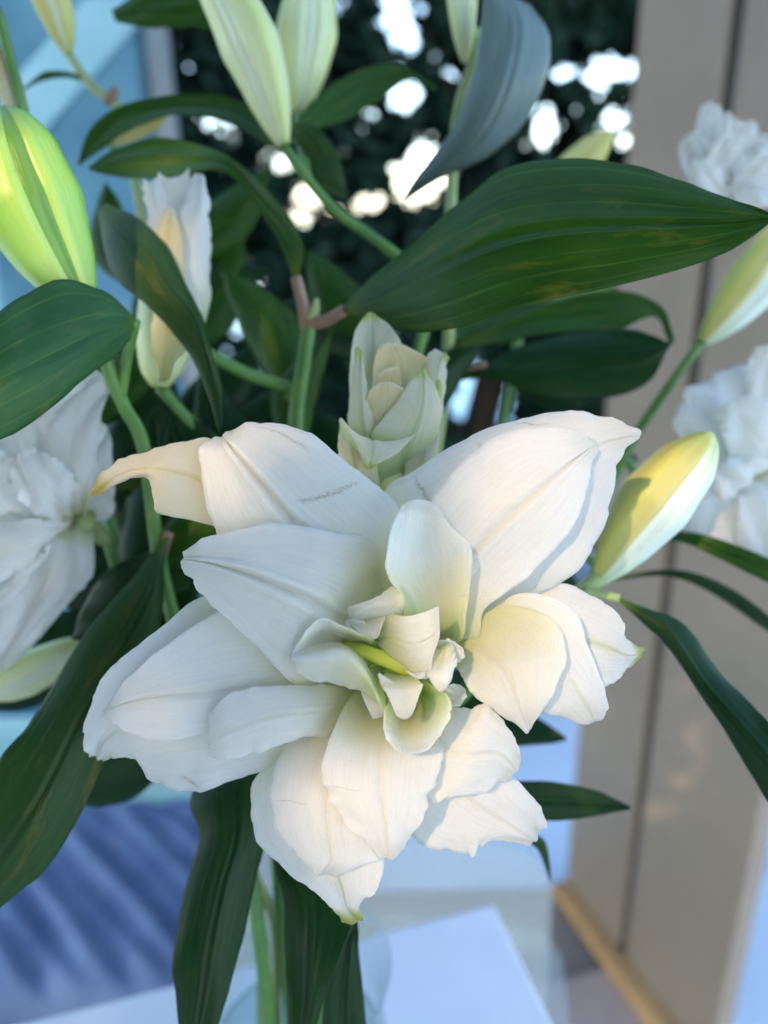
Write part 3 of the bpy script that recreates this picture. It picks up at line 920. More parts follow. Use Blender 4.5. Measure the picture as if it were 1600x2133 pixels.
wat = lathe('vase_water', [(0.0005, vz + .0125), (.0475, vz + .0145), (.0502, vz + .03), (.0495, vz + .06), (.0486, vz + .075), (0.0005, vz + .0755)], mwv, None, loc=(VX, VY, vz + .0125))
tag(wat, 'clear water filling the lower half of the glass vase', 'water')

# ================================================================== LILIES
def wpt(px, py, z):
    return W(np.array([px, py, z], float))

def lily(label, dx, dy, lean, top, rad=.0048, m='stem'):
    """a cut lily stem: foot in the vase, rising through the listed pixel/mm points"""
    foot = np.array([VX + dx, VY + dy, vz + .016])
    t = thing('lily_stem', foot, label, 'lily')
    neck = np.array([VX + lean[0], VY + lean[1], vz + .138])
    pts = [foot, foot * .5 + neck * .5, neck] + [wpt(*p) for p in top]
    tube('stalk', pts, (rad * 1.1, rad, rad * .8), M[m], t, pix=False, n=60)
    return t

def leaf(parent, rows, z, m='leaf', eL=0, eR=0, seed=1, rib=0.0007, ruffle=0.0008, wob=1.0, nv=44, nu=26, thick=.0006, name='leaf'):
    return sheet(name, R3(rows, z, eL, eR), M[m], parent, thick=thick, nv=nv, nu=nu, rib=rib, ruffle=ruffle, wob=wob, seed=seed, freq=2.2)

# ------------------------------------------------------------------ stem A: the open flower
A = lily('lily stem with the sharp wide open double flower, half-open bud and broad leaf', .012, .004, (.012, -.008),
         [(600, 1650, -100), (612, 1250, -104), (615, 900, -104), (632, 760, -102), (645, 672, -100)], rad=.0042)
tube('stalk', [(640, 690, -101), (632, 640, -99), (616, 575, -95)], (.0036, .003, .0026), M['stem_brown'], A, n=14)
tube('stalk', [(645, 672, -100), (680, 668, -96), (716, 646, -90)], (.0036, .0028, .0026), M['stem_brown'], A, n=14)
tube('stalk', [(648, 670, -99), (655, 645, -97), (660, 622, -95)], (.0028, .0024, .0012), M['stem_pale'], A, n=10)
# pedicel of the open flower, hidden behind it
tube('stalk', [(618, 1050, -103), (690, 1180, -80), (770, 1310, -56)], (.0036, .0034, .004), M['stem'], A, n=16)

fl = tube('flower', [(770, 1310, -58), (795, 1345, -46), (812, 1368, -36)], (.004, .007, .0095), M['stem_pale'], A, n=14)
tag(fl, 'fully open white double flower with a green pistil')

def petal(rows, z, m='petal', eL=0, eR=0, **kw):
    kw.setdefault('ruffle', .0008)
    return sheet('petal', R3(rows, z, eL, eR), M[m], fl, **kw)

def petal_grid(grid, m='petal', **kw):
    return sheet('petal', np.array(grid, float), M[m], fl, **kw)

# outer, back layer
petal_grid([  # recurved petal with a yellow hooked tip
    [(192, 1026, -30), (190, 1028, -30), (194, 1032, -30), (198, 1033, -30)],
    [(204, 992, -24), (210, 1005, -22), (222, 1016, -22), (216, 1026, -24)],
    [(238, 960, -18), (245, 980, -14), (255, 995, -13), (252, 1001, -16)],
    [(290, 948, -14), (296, 966, -9), (304, 985, -8), (310, 998, -12)],
    [(340, 928, -14), (346, 962, -9), (342, 1000, -8), (322, 1062, -11)],
    [(400, 916, -15), (405, 972, -13), (400, 1020, -13), (362, 1076, -12)],
    [(460, 925, -18), (470, 1000, -18), (470, 1060, -18), (430, 1092, -16)],
    [(620, 1050, -26), (620, 1090, -26), (620, 1120, -26), (600, 1140, -26)],
    [(760, 1270, -38), (755, 1280, -38), (750, 1290, -38), (745, 1300, -38)]],
    'petal_yellow', seed=1, rib=.0003)
petal([(215, 1583, 203, 1581, 187, 1574), (263, 1575, 225, 1535, 172, 1535), (322, 1630, 290, 1500, 190, 1455), (402, 1646, 360, 1470, 240, 1385),
       (500, 1624, 450, 1445, 330, 1312), (592, 1582, 550, 1425, 445, 1240), (690, 1500, 700, 1400, 650, 1310), (760, 1410, 770, 1385, 770, 1360)],
      [-24, -15, -10, -9, -11, -16, -30, -40], 'petal_scar_c', eL=[0, -3, -6, -4, -2], eR=[0, -2, -3, -3, -2], seed=2, ruffle=.0014, wob=1.0)
petal([(712, 1928, 742, 1924, 757, 1913), (688, 1890, 722, 1890, 749, 1886), (650, 1850, 712, 1845, 782, 1858), (590, 1810, 690, 1790, 802, 1795),
       (540, 1755, 672, 1720, 815, 1720), (525, 1695, 662, 1640, 820, 1640), (536, 1612, 680, 1560, 830, 1560), (680, 1480, 750, 1460, 820, 1470), (770, 1400, 790, 1395, 810, 1395)],
      [-16, -12, -9, -9, -10, -13, -20, -32, -40], 'petal_tip', eL=[0, 1, -2, -5, -6, -2, 0], eR=[0, 2, -2, -4, -3, 0], seed=3, ruffle=.0012)
petal([(1102, 1757, 1116, 1750, 1127, 1735), (1010, 1754, 1070, 1722, 1131, 1690), (978, 1781, 1010, 1688, 1078, 1625), (915, 1770, 960, 1652, 1025, 1585),
       (860, 1738, 920, 1608, 975, 1550), (840, 1600, 878, 1520, 915, 1480), (815, 1420, 835, 1405, 850, 1395)],
      [-18, -14, -12, -12, -15, -26, -40], eL=[0, -3, -5, -3, 0], eR=[0, -1, -2, -2, 0], seed=4, ruffle=.0014)
petal([(1326, 1372, 1340, 1355, 1324, 1352), (1298, 1406, 1308, 1365, 1300, 1324), (1262, 1430, 1268, 1350, 1294, 1288), (1200, 1440, 1200, 1330, 1235, 1240),
       (1100, 1420, 1100, 1320, 1150, 1218), (980, 1390, 980, 1340, 990, 1290), (850, 1390, 850, 1380, 850, 1370)],
      [-22, -17, -14, -13, -15, -24, -40], 'petal_tip', eL=[1, 0, -3, -3, 0], eR=[1, 2, -3, -3, 0], seed=5)
petal([(1318, 886, 1337, 903, 1324, 920), (1240, 864, 1252, 925, 1290, 958), (1150, 859, 1170, 980, 1274, 1045), (1050, 882, 1095, 1045, 1248, 1122),
       (950, 925, 1015, 1115, 1185, 1200), (870, 975, 945, 1185, 1090, 1255), (800, 1030, 880, 1245, 1000, 1295), (795, 1200, 860, 1310, 930, 1335), (830, 1370, 840, 1375, 850, 1380)],
      [-14, -11, -9, -9, -11, -15, -20, -28, -40], 'petal_scar_b', eL=[0, -3, -5, -4, -2], eR=[0, -3, -4, -4, -1], seed=6, ruffle=.0011)
# second layer
petal([(446, 916, 463, 909, 468, 899), (416, 932, 488, 940, 540, 877), (424, 1005, 545, 1008, 645, 905), (438, 1085, 602, 1076, 725, 965),
       (475, 1140, 665, 1132, 800, 1024), (590, 1190, 735, 1195, 838, 1085), (720, 1260, 780, 1260, 832, 1200), (790, 1370, 805, 1372, 815, 1370)],
      [-13, -6, -3, -3, -5, -10, -22, -38], 'petal_scar_a', eL=[0, -4, -5, -4, -2, 0], eR=[0, -4, -5, -5, -2, 0], seed=7, rib=.0017)
petal([(216, 1493, 212, 1487, 216, 1480), (247, 1514, 260, 1465, 254, 1426), (302, 1537, 335, 1450, 330, 1358), (372, 1541, 420, 1442, 425, 1290),
       (436, 1522, 520, 1428, 500, 1270), (560, 1480, 610, 1415, 590, 1320), (690, 1450, 710, 1405, 690, 1360), (775, 1400, 780, 1390, 785, 1380)],
      [-12, -6, -3, -4, -6, -12, -26, -38], eL=[0, 1, 4, 3, 0, 0], eR=[0, -2, -3, -2, -1], seed=8, rib=.0008)
petal([(377, 1180, 380, 1166, 384, 1150), (400, 1214, 432, 1172, 428, 1119), (450, 1264, 502, 1190, 520, 1097), (516, 1330, 574, 1218, 600, 1092),
       (572, 1387, 645, 1250, 690, 1106), (622, 1430, 705, 1290, 775, 1128), (690, 1425, 750, 1325, 800, 1200), (775, 1390, 790, 1380, 800, 1360)],
      [-6, 1, 4, 4, 2, -6, -18, -34], eL=[0, -3, -4, -3, -1, 0], eR=[0, -3, -4, -4, -2, 0], seed=9, rib=.0017)
petal([(648, 1812, 668, 1823, 705, 1818), (612, 1775, 690, 1785, 790, 1795), (574, 1712, 680, 1722, 800, 1740), (562, 1645, 680, 1645, 795, 1650),
       (590, 1560, 690, 1565, 785, 1570), (650, 1480, 715, 1480, 775, 1480), (760, 1400, 785, 1395, 800, 1395)],
      [-5, -1, 1, 0, -8, -18, -36], 'petal_fold', eL=[0, -5, -6, -5, -2], eR=[0, -3, -5, -5, -2], seed=10, ruffle=.0012)
petal([(1205, 1510, 1240, 1505, 1258, 1490), (1120, 1480, 1205, 1440, 1266, 1450), (1080, 1445, 1150, 1380, 1226, 1350), (1040, 1425, 1095, 1335, 1190, 1265),
       (1000, 1405, 1035, 1320, 1085, 1236), (950, 1390, 965, 1355, 990, 1290), (855, 1385, 860, 1378, 865, 1370)],
      [-10, -5, -4, -6, -10, -18, -36], eL=[0, -2, -2, 0], eR=[0, -2, 2, 4, 2, 0], seed=11, ruffle=.0010)
petal([(1228, 912, 1243, 922, 1247, 932), (1150, 887, 1185, 965, 1230, 990), (1050, 902, 1115, 1025, 1202, 1080), (968, 960, 1052, 1080, 1145, 1158),
       (893, 1052, 985, 1148, 1070, 1222), (880, 1150, 945, 1230, 1008, 1272), (875, 1260, 925, 1310, 988, 1345), (850, 1365, 860, 1372, 870, 1378)],
      [-6, -1, 1, -1, -3, -8, -14, -36], eL=[0, -2, -3, -3, -2], eR=[0, -3, -3, -2, 2, 3, 0], seed=12, rib=.0011, ruffle=.0009)
# third layer
petal([(430, 1578, 437, 1545, 434, 1489), (500, 1579, 500, 1512, 488, 1440), (572, 1556, 572, 1490, 572, 1430), (642, 1536, 642, 1482, 645, 1425),
       (695, 1522, 702, 1472, 712, 1428), (770, 1430, 775, 1420, 780, 1410)],
      [2, 3, 2, -3, -12, -34], eL=[-1, -2, -1], eR=[-1, -4, -3], seed=13, rib=.0004)
petal([(1056, 1626, 1076, 1608, 1088, 1580), (1000, 1652, 1040, 1572, 1056, 1515), (940, 1664, 980, 1572, 1018, 1467), (892, 1662, 930, 1560, 975, 1475),
       (870, 1560, 890, 1510, 920, 1460), (830, 1410, 840, 1405, 850, 1400)],
      [-6, -1, 1, -4, -14, -36], eL=[0, -3, -3, 0], eR=[0, -2, -2, 0], seed=14)
petal([(785, 1783, 810, 1788, 836, 1778), (735, 1728, 806, 1735, 870, 1714), (687, 1668, 796, 1682, 896, 1655), (669, 1615, 790, 1622, 916, 1602),
       (690, 1530, 792, 1560, 922, 1545), (735, 1445, 802, 1490, 890, 1480), (790, 1390, 812, 1400, 835, 1395)],
      [3, 7, 8, 6, 0, -14, -36], 'petal_fold', eL=[0, -3, -2, 2, 4, 0], eR=[0, -3, -4, -2, 0], seed=15, ruffle=.0012)
petal([(1086, 1518, 1099, 1525, 1108, 1512), (1020, 1472, 1075, 1455, 1150, 1442), (984, 1448, 1055, 1400, 1180, 1372), (964, 1412, 1022, 1368, 1152, 1290),
       (950, 1390, 985, 1345, 1050, 1262), (920, 1380, 940, 1350, 965, 1310), (850, 1380, 855, 1375, 860, 1372)],
      [0, 3, 1, -4, -9, -16, -36], 'petal_inner', eL=[0, -2, 1, 2, 1], eR=[0, 1, 4, 5, 2, 0], seed=16, ruffle=.0012)
# inner petals round the throat
petal_grid([
    [(836, 1058, 9), (848, 1046, 9), (868, 1040, 8), (905, 1046, 6)],
    [(824, 1082, 12), (845, 1085, 9), (885, 1085, 5), (941, 1098, 6)],
    [(808, 1138, 14), (835, 1145, 9), (890, 1150, 2), (981, 1140, 7)],
    [(806, 1195, 15), (850, 1210, 6), (900, 1215, -3), (979, 1215, 4)],
    [(838, 1246, 13), (868, 1262, 2), (915, 1275, -8), (970, 1285, 0)],
    [(840, 1300, 0), (872, 1310, -10), (915, 1320, -16), (956, 1338, -10)],
    [(830, 1360, -34), (840, 1365, -36), (850, 1370, -36), (860, 1375, -36)]], 'petal_inner', seed=17, rib=0, ruffle=.0006)
petal_grid([   # fold running left from the upright petal
    [(723, 1264, 2), (726, 1282, 0), (730, 1298, -2), (736, 1305, -4)],
    [(770, 1250, 6), (770, 1264, 6), (772, 1272, 3), (770, 1300, -4)],
    [(802, 1232, 8), (806, 1256, 10), (808, 1272, 7), (800, 1295, -4)],
    [(826, 1222, 10), (838, 1245, 13), (834, 1268, 10), (815, 1290, -3)],
    [(845, 1270, 0), (845, 1285, -3), (840, 1295, -6), (830, 1305, -8)],
    [(820, 1355, -32), (825, 1358, -32), (830, 1360, -32), (835, 1365, -32)]], 'petal_inner', seed=18, rib=0, ruffle=.0004, wob=1)
petal([(776, 1330, 782, 1331, 790, 1324), (742, 1312, 775, 1308, 802, 1285), (738, 1298, 770, 1290, 805, 1278), (780, 1310, 795, 1305, 810, 1300), (812, 1360, 815, 1360, 820, 1360)],
      [6, 4, -2, -14, -32], 'petal_inner', seed=19, rib=0, ruffle=.0003, wob=1, nv=30, nu=20)
petal_grid([   # square-ended petal over the pistil
    [(914, 1263, 14), (915, 1300, 14), (914, 1332, 13), (892, 1388, 12)],
    [(880, 1276, 13), (884, 1318, 12), (886, 1352, 11), (893, 1414, 10)],
    [(845, 1284, 9), (850, 1320, 8), (855, 1362, 7), (862, 1402, 6)],
    [(808, 1281, 4), (815, 1312, 3), (822, 1345, 2), (822, 1374, 2)],
    [(790, 1318, -6), (790, 1328, -6), (788, 1335, -6), (782, 1338, -6)],
    [(800, 1350, -30), (803, 1352, -30), (806, 1355, -30), (808, 1358, -30)]], 'petal_inner', seed=20, rib=.0006, ruffle=.0004, wob=1.5)
petal_grid([   # boat-shaped petal left of the throat
    [(606, 1367, 4), (605, 1369, 5), (606, 1371, 5), (608, 1373, 4)],
    [(632, 1322, 6), (644, 1350, -1), (642, 1374, 10), (624, 1402, 6)],
    [(666, 1292, 9), (688, 1335, -9), (692, 1360, 13), (664, 1419, 8)],
    [(712, 1302, 11), (722, 1338, -14), (726, 1364, 14), (720, 1432, 9)],
    [(752, 1320, 11), (745, 1350, -18), (760, 1396, 14), (760, 1442, 10)],
    [(776, 1332, 6), (765, 1362, -22), (788, 1440, 11), (800, 1474, 10)],
    [(800, 1352, -30), (800, 1362, -32), (802, 1375, -30), (806, 1385, -28)]], 'petal_inner', seed=21, rib=0, ruffle=.0006, wob=2)
petal([(776, 1497, 790, 1495, 802, 1488), (757, 1455, 782, 1460, 808, 1478), (755, 1435, 780, 1440, 800, 1450), (790, 1400, 800, 1400, 808, 1400)],
      [6, 5, 0, -28], 'petal_inner', seed=22, rib=0, ruffle=.0003, wob=1, nv=26, nu=18)
petal_grid([   # deep green-throated cup below the centre
    [(822, 1562, 11), (845, 1573, 12), (890, 1561, 13), (918, 1530, 13)],
    [(800, 1525, 11), (840, 1545, 5), (895, 1535, 7), (936, 1494, 14)],
    [(800, 1490, 9), (845, 1510, -6), (895, 1500, -2), (941, 1466, 14)],
    [(808, 1462, 6), (850, 1478, -14), (890, 1465, -12), (925, 1442, 12)],
    [(818, 1440, 0), (850, 1448, -20), (880, 1440, -18), (890, 1424, 6)],
    [(828, 1400, -32), (840, 1400, -34), (850, 1400, -34), (856, 1400, -32)]], 'petal_cup', seed=23, rib=0, ruffle=.0005, wob=2)
petal([(826, 1490, 846, 1498, 862, 1480), (806, 1446, 845, 1455, 880, 1430), (796, 1428, 838, 1432, 878, 1424), (800, 1405, 835, 1412, 865, 1408), (830, 1385, 838, 1385, 846, 1385)],
      [15, 14, 12, 4, -28], 'petal_inner', eL=[0, 1, 2, 1, 0], eR=[0, 0, 1, 0, 0], seed=24, rib=.0003, ruffle=.0003, wob=1, nv=34, nu=22)
petal([(790, 1401, 788, 1406, 791, 1412), (800, 1408, 798, 1422, 800, 1438), (826, 1422, 818, 1432, 815, 1442), (828, 1400, 830, 1405, 835, 1410)],
      [14, 13, 8, -26], 'petal_inner', seed=25, rib=0, ruffle=.0002, wob=1, nv=26, nu=16)
petal_grid([   # rolled petal right of the throat
    [(898, 1420, 12), (918, 1440, 14), (935, 1424, 14), (944, 1402, 12)],
    [(892, 1395, 10), (905, 1410, 14), (928, 1405, 15), (950, 1380, 11)],
    [(900, 1370, 6), (912, 1380, 9), (930, 1372, 11), (946, 1355, 8)],
    [(905, 1350, 0), (915, 1352, 2), (925, 1348, 4), (932, 1342, 2)],
    [(852, 1375, -32), (856, 1376, -32), (860, 1377, -32), (864, 1378, -32)]], 'petal_inner', seed=26, rib=0, ruffle=.0004, wob=1)
petal([(716, 1300, 722, 1292, 734, 1284), (726, 1318, 740, 1310, 760, 1298), (752, 1332, 766, 1325, 782, 1318), (800, 1356, 804, 1354, 808, 1352)],
      [1, 0, -6, -30], 'petal_inner', eR=[0, 3, 2, 0], seed=27, rib=0, ruffle=.0006, wob=2, nv=28, nu=18)
petal([(948, 1340, 962, 1350, 968, 1368), (925, 1330, 940, 1348, 952, 1380), (900, 1345, 912, 1360, 920, 1385), (860, 1372, 862, 1376, 864, 1380)],
      [4, 2, -4, -32], 'petal_inner', eL=[0, 4, 3, 0], eR=[0, 3, 2, 0], seed=28, rib=0, ruffle=.0006, wob=2, nv=28, nu=18)
petal([(955, 1425, 968, 1436, 972, 1452), (930, 1425, 945, 1446, 950, 1472), (900, 1420, 912, 1436, 918, 1455), (858, 1392, 862, 1396, 864, 1400)],
      [-4, -6, -12, -34], 'petal_inner', eL=[0, 3, 2, 0], eR=[0, 3, 2, 0], seed=29, rib=0, ruffle=.0006, wob=2, nv=28, nu=18)
petal([(866, 1408, 876, 1414, 884, 1410), (850, 1398, 866, 1406, 886, 1400), (842, 1396, 856, 1400, 872, 1396), (838, 1388, 842, 1388, 846, 1388)],
      [13, 11, 2, -24], 'petal_inner', seed=30, rib=0, ruffle=.0003, wob=1, nv=24, nu=14)
pis = tube('pistil', [(815, 1368, -36), (770, 1350, -24), (724, 1347, -10), (745, 1352, -4), (790, 1370, -1), (835, 1392, 0), (868, 1402, 0)],
           (.0030, .0026, .0018, .0021, .0024, .0022, .0012), M['pistil'], fl, lobes=3, seg=24, n=60)
for k, (x, y) in enumerate([(742, 1372), (768, 1392), (800, 1402)]):
    tube('filament', [(815, 1375, -36), (x + 10, y - 6, -14), (x, y, -6)], (.0012, .001, .0007), M['pistil'], fl, n=16, seg=10)

# half-open bud behind the flower
hb = tube('half_open_bud', [(640, 1060, -80), (740, 1090, -62), (800, 1040, -52), (810, 990, -48), (815, 880, -44)], (.003, .005, .011, .012, .004), M['bud_pale'], A, n=30)
def hpet(rows, z, m='petal_young', eL=0, eR=0, **kw):
    kw.setdefault('ruffle', .0004); kw.setdefault('wob', 1.0); kw.setdefault('rib', .0004)
    return sheet('petal', R3(rows, z, eL, eR), M[m], hb, nv=40, nu=26, **kw)
hpet([(764, 653, 771, 650, 780, 654), (740, 690, 774, 690, 812, 678), (732, 740, 776, 740, 838, 720), (728, 800, 780, 800, 850, 790), (735, 900, 790, 900, 850, 900), (770, 1060, 800, 1060, 830, 1060)],
     [-54, -56, -56, -56, -54, -54], eL=[0, 5, 8, 5], eR=[0, 4, 8, 5], seed=31)
hpet([(928, 738, 936, 745, 932, 752), (905, 728, 918, 748, 930, 765), (880, 760, 905, 800, 926, 830), (872, 850, 900, 880, 915, 900), (850, 960, 880, 980, 905, 1000), (820, 1060, 840, 1065, 860, 1070)],
     [-46, -46, -44, -44, -46, -50], eL=[0, -4, -4], eR=[0, -6, -8], seed=32)
hpet([(790, 722, 815, 714, 850, 722), (780, 745, 830, 745, 895, 752), (776, 800, 835, 800, 905, 800), (785, 880, 840, 880, 900, 880), (800, 1000, 835, 1000, 870, 1000)],
     [-46, -48, -50, -50, -50], 'petal_cream', eL=[0, 4, 6], eR=[0, 4, 6], seed=33)
hpet([(790, 780, 808, 768, 830, 766), (780, 805, 805, 795, 835, 790), (778, 850, 805, 850, 840, 850), (790, 950, 810, 950, 830, 950)],
     [-40, -42, -44, -46], 'petal_cream', seed=34)
hpet([(768, 815, 805, 795, 845, 815), (762, 840, 805, 830, 850, 835), (768, 890, 800, 890, 840, 890), (785, 960, 800, 960, 820, 960)],
     [-34, -35, -37, -42], 'petal_cream', eL=[0, -4], eR=[0, -4], seed=35)
hpet([(740, 730, 746, 722, 756, 735), (734, 790, 752, 800, 765, 810), (726, 860, 755, 870, 780, 880), (730, 910, 765, 915, 790, 930), (770, 1010, 790, 1010, 805, 1010)],
     [-38, -36, -35, -36, -44], eL=[0, -6, -8], eR=[0, -2, -1], seed=36)
hpet([(872, 770, 880, 768, 888, 774), (838, 820, 880, 830, 912, 820), (800, 870, 868, 880, 920, 860), (772, 915, 850, 925, 912, 915), (790, 1010, 840, 1010, 890, 1010)],
     [-36, -33, -32, -32, -42], eL=[0, 0, -2], eR=[0, -5, -8], seed=37)
hpet([(761, 972, 768, 978, 776, 972), (742, 925, 776, 940, 826, 945), (710, 872, 775, 918, 862, 908), (712, 900, 775, 935, 855, 925), (740, 1000, 785, 1010, 850, 1000)],
     [-24, -25, -28, -30, -38], eL=[0, -1, -3, -4], eR=[0, -1, -3, -4], seed=38)
hpet([(708, 885, 712, 890, 722, 892), (704, 930, 735, 935, 775, 930), (702, 1000, 745, 1000, 790, 1000), (730, 1080, 770, 1080, 800, 1080)],
     [-36, -33, -34, -44], 'petal_young', eL=[0, -5], seed=39)
hpet([(905, 800, 915, 790, 922, 810), (850, 940, 885, 930, 912, 920), (840, 1000, 870, 1000, 900, 990), (820, 1090, 840, 1090, 860, 1090)],
     [-38, -36, -37, -44], 'petal_young', eL=[0, 0], eR=[0, -6], seed=40)
# broad leaf reaching right
leaf(A, [(1612, 446, 1616, 454, 1612, 462), (1530, 415, 1535, 462, 1525, 520), (1430, 370, 1430, 465, 1420, 560), (1300, 337, 1300, 468, 1290, 594),
         (1180, 333, 1170, 475, 1160, 622), (1055, 350, 1050, 497, 1050, 650), (955, 425, 930, 547, 940, 685), (855, 512, 830, 600, 850, 692),
         (770, 582, 760, 632, 770, 668), (714, 640, 714, 646, 716, 653)], [-8, -14, -18, -22, -26, -34, -46, -62, -78, -90], 'leaf_big', eL=[0, -6, -14, -14, -8, 0], eR=[0, 0, 2, 6, 4, 0],
     seed=41, nv=64, nu=40, ruffle=.0012)
# small leaf arching over to the left from the top of the stem
leaf(A, [(183, 350, 186, 353, 190, 356), (235, 312, 240, 340, 260, 372), (310, 290, 320, 330, 335, 375), (390, 295, 395, 330, 400, 362), (455, 315, 455, 335, 450, 352),
         (510, 350, 500, 362, 490, 372), (560, 400, 545, 415, 530, 425), (605, 450, 590, 468, 572, 485), (632, 515, 615, 525, 597, 540), (624, 578, 618, 580, 612, 582)],
     [-128, -126, -122, -118, -112, -108, -104, -100, -97, -95], 'leaf', eL=[0, -4, -4, 0, 5, 4, 0], eR=[0, 5, 6, 2, -2, -2, 0], seed=42)
# leaves low on the stem, hanging over the vase
leaf(A, [(372, 2190, 400, 2200, 440, 2190), (366, 2080, 420, 2080, 472, 2080), (364, 1980, 435, 1970, 505, 1970), (382, 1870, 460, 1850, 530, 1850), (412, 1745, 490, 1740, 552, 1750),
         (398, 1660, 490, 1640, 562, 1640), (470, 1550, 520, 1545, 570, 1545), (595, 1450, 600, 1448, 604, 1450)], [-38, -40, -42, -46, -52, -60, -78, -104], 'leaf_teal', eL=[0, -3, -5, -4], eR=[0, -5, -7, -4], seed=43)
leaf(A, [(600, 2190, 625, 2190, 648, 2190), (600, 2090, 640, 2090, 676, 2080), (592, 1980, 650, 1985, 716, 1975), (588, 1880, 655, 1890, 742, 1905), (570, 1790, 640, 1790, 730, 1800), (590, 1640, 640, 1630, 690, 1640), (602, 1500, 606, 1498, 610, 1500)],
     [-44, -46, -48, -52, -60, -78, -104], 'leaf_teal', eL=[0, -4, -4, 0], eR=[0, 2, 2, 0], seed=44)
leaf(A, [(668, 2210, 715, 2210, 768, 2200), (676, 2080, 718, 2080, 760, 2100), (710, 1980, 728, 1980, 748, 1985), (725, 1905, 735, 1905, 742, 1910), (680, 1700, 690, 1690, 700, 1700), (612, 1520, 614, 1518, 618, 1520)],
     [-62, -62, -62, -66, -80, -104], 'leaf_teal', seed=45)

# ------------------------------------------------------------------ stem B: left, green bud and leaf in front
Bs = lily('lily stem with a large lime green bud above a broad blunt leaf', -.016, -.006, (-.012, -.012),
          [(520, 1800, -98), (470, 1600, -92), (400, 1420, -88), (335, 1180, -84), (300, 935, -76), (258, 845, -66), (225, 765, -58), (195, 640, -52)], rad=.0034)
bud(Bs, (172, 650, -50), (6, 222, -36), 41, M['bud_green'], M['bud_core'], bend=-.055, rot=math.radians(128), fat=.42, twist=.25)
tube('stalk', [(250, 830, -64), (266, 740, -58), (282, 668, -50)], (.0026, .0022, .0022), M['stem'], Bs, n=14)
leaf(Bs, [(-262, 900, -272, 920, -250, 940), (-100, 728, -100, 860, -90, 962), (0, 647, 0, 790, 0, 913), (70, 602, 76, 752, 82, 866), (140, 584, 150, 716, 162, 800),
          (210, 602, 215, 686, 226, 755), (258, 638, 258, 672, 266, 714), (277, 660, 280, 672, 281, 685)], [2, 0, -6, -14, -22, -32, -42, -50], 'leaf_front', eL=[0, -8, -9, -4, 0], eR=[0, -3, -2, 0], seed=51, ruffle=.001)
leaf(Bs, [(455, 905, 458, 902, 461, 905), (430, 820, 446, 815, 457, 800), (400, 748, 426, 732, 447, 742), (360, 692, 400, 662, 421, 660), (300, 630, 345, 600, 384, 585), (250, 592, 302, 530, 342, 505),
          (222, 545, 250, 482, 288, 455), (205, 442, 212, 432, 222, 424), (200, 560, 200, 555, 205, 552)][:-1], [-56, -58, -60, -62, -64, -68, -76, -88], 'leaf_olive', eL=[0, -2, -4, -2], eR=[0, -6, -8, -2], seed=52)
# the big drooping leaf in the lower corner
leaf(Bs, [(-150, 2010, -160, 2020, -150, 2030), (-60, 1700, -30, 1830, 0, 1892), (0, 1585, 60, 1700, 85, 1820), (50, 1520, 110, 1610, 155, 1715), (105, 1432, 165, 1500, 225, 1570),
          (185, 1308, 240, 1370, 300, 1420), (275, 1205, 310, 1240, 338, 1290), (318, 1150, 330, 1165, 342, 1175), (348, 1112, 351, 1112, 354, 1114)], [-30, -30, -32, -36, -42, -50, -60, -70, -80],
     'leaf_olive', eL=[0, -4, -6, -4, 0], eR=[0, -4, -6, -4, 0], seed=53, nv=60, nu=34)
tube('stalk', [(334, 1160, -84), (345, 1130, -82), (352, 1110, -80)], (.0028, .0024, .0022), M['stem_brown'], Bs, n=8)

# ------------------------------------------------------------------ stem C: half-open ragged bud, left of centre
Cs = lily('lily stem with a slim half-open white bud whose rim is ragged', -.006, .02, (-.004, .015),
          [(560, 1500, -118), (590, 1100, -116), (606, 810, -112)], rad=.0044)
tube('stalk', [(606, 808, -112), (520, 780, -104), (432, 735, -98), (360, 690, -96), (300, 655, -96)], (.0034, .0032, .003, .0028, .0026), M['stem'], Cs, n=26)
cb2 = tube('half_open_bud', [(333, 806, -92), (335, 770, -92), (345, 700, -94), (360, 580, -98), (366, 500, -100)], (.004, .0095, .0135, .014, .010), M['bud_pale'], Cs, n=30, seg=24)
tube('stalk', [(333, 806, -92), (420, 900, -104), (560, 1000, -116)], (.0028, .003, .003), M['stem'], Cs, n=14)
def cpet(rows, z, m='petal', eL=0, eR=0, seed=0):
    return sheet('petal', R3(rows, z, eL, eR), M[m], cb2, nv=34, nu=24, seed=seed, ruffle=.0008, wob=2.5, rib=.0005, freq=6)
cpet([(296, 368, 312, 378, 330, 362), (304, 420, 325, 425, 345, 415), (310, 500, 335, 505, 360, 505), (300, 660, 330, 660, 360, 660), (322, 790, 333, 790, 345, 790)], [-86, -84, -82, -80, -88], eL=[0, -8, -8], seed=61)
cpet([(395, 372, 412, 362, 426, 368), (380, 430, 415, 430, 436, 430), (370, 520, 405, 520, 438, 520), (355, 660, 395, 660, 434, 650), (330, 790, 350, 790, 372, 775)], [-88, -86, -84, -82, -88], eR=[0, -8, -10], seed=62)
cpet([(330, 356, 358, 372, 395, 352), (325, 420, 360, 430, 395, 420), (330, 520, 362, 520, 400, 520), (325, 660, 355, 660, 385, 660), (330, 790, 340, 790, 355, 790)], [-94, -95, -92, -84, -86], seed=63)
cpet([(340, 440, 352, 430, 366, 442), (330, 490, 352, 490, 378, 490), (322, 590, 352, 590, 386, 590), (315, 700, 348, 700, 380, 700), (328, 795, 338, 795, 350, 795)], [-80, -77, -76, -76, -86], 'petal_cream', eL=[0, -3], eR=[0, -3], seed=64)

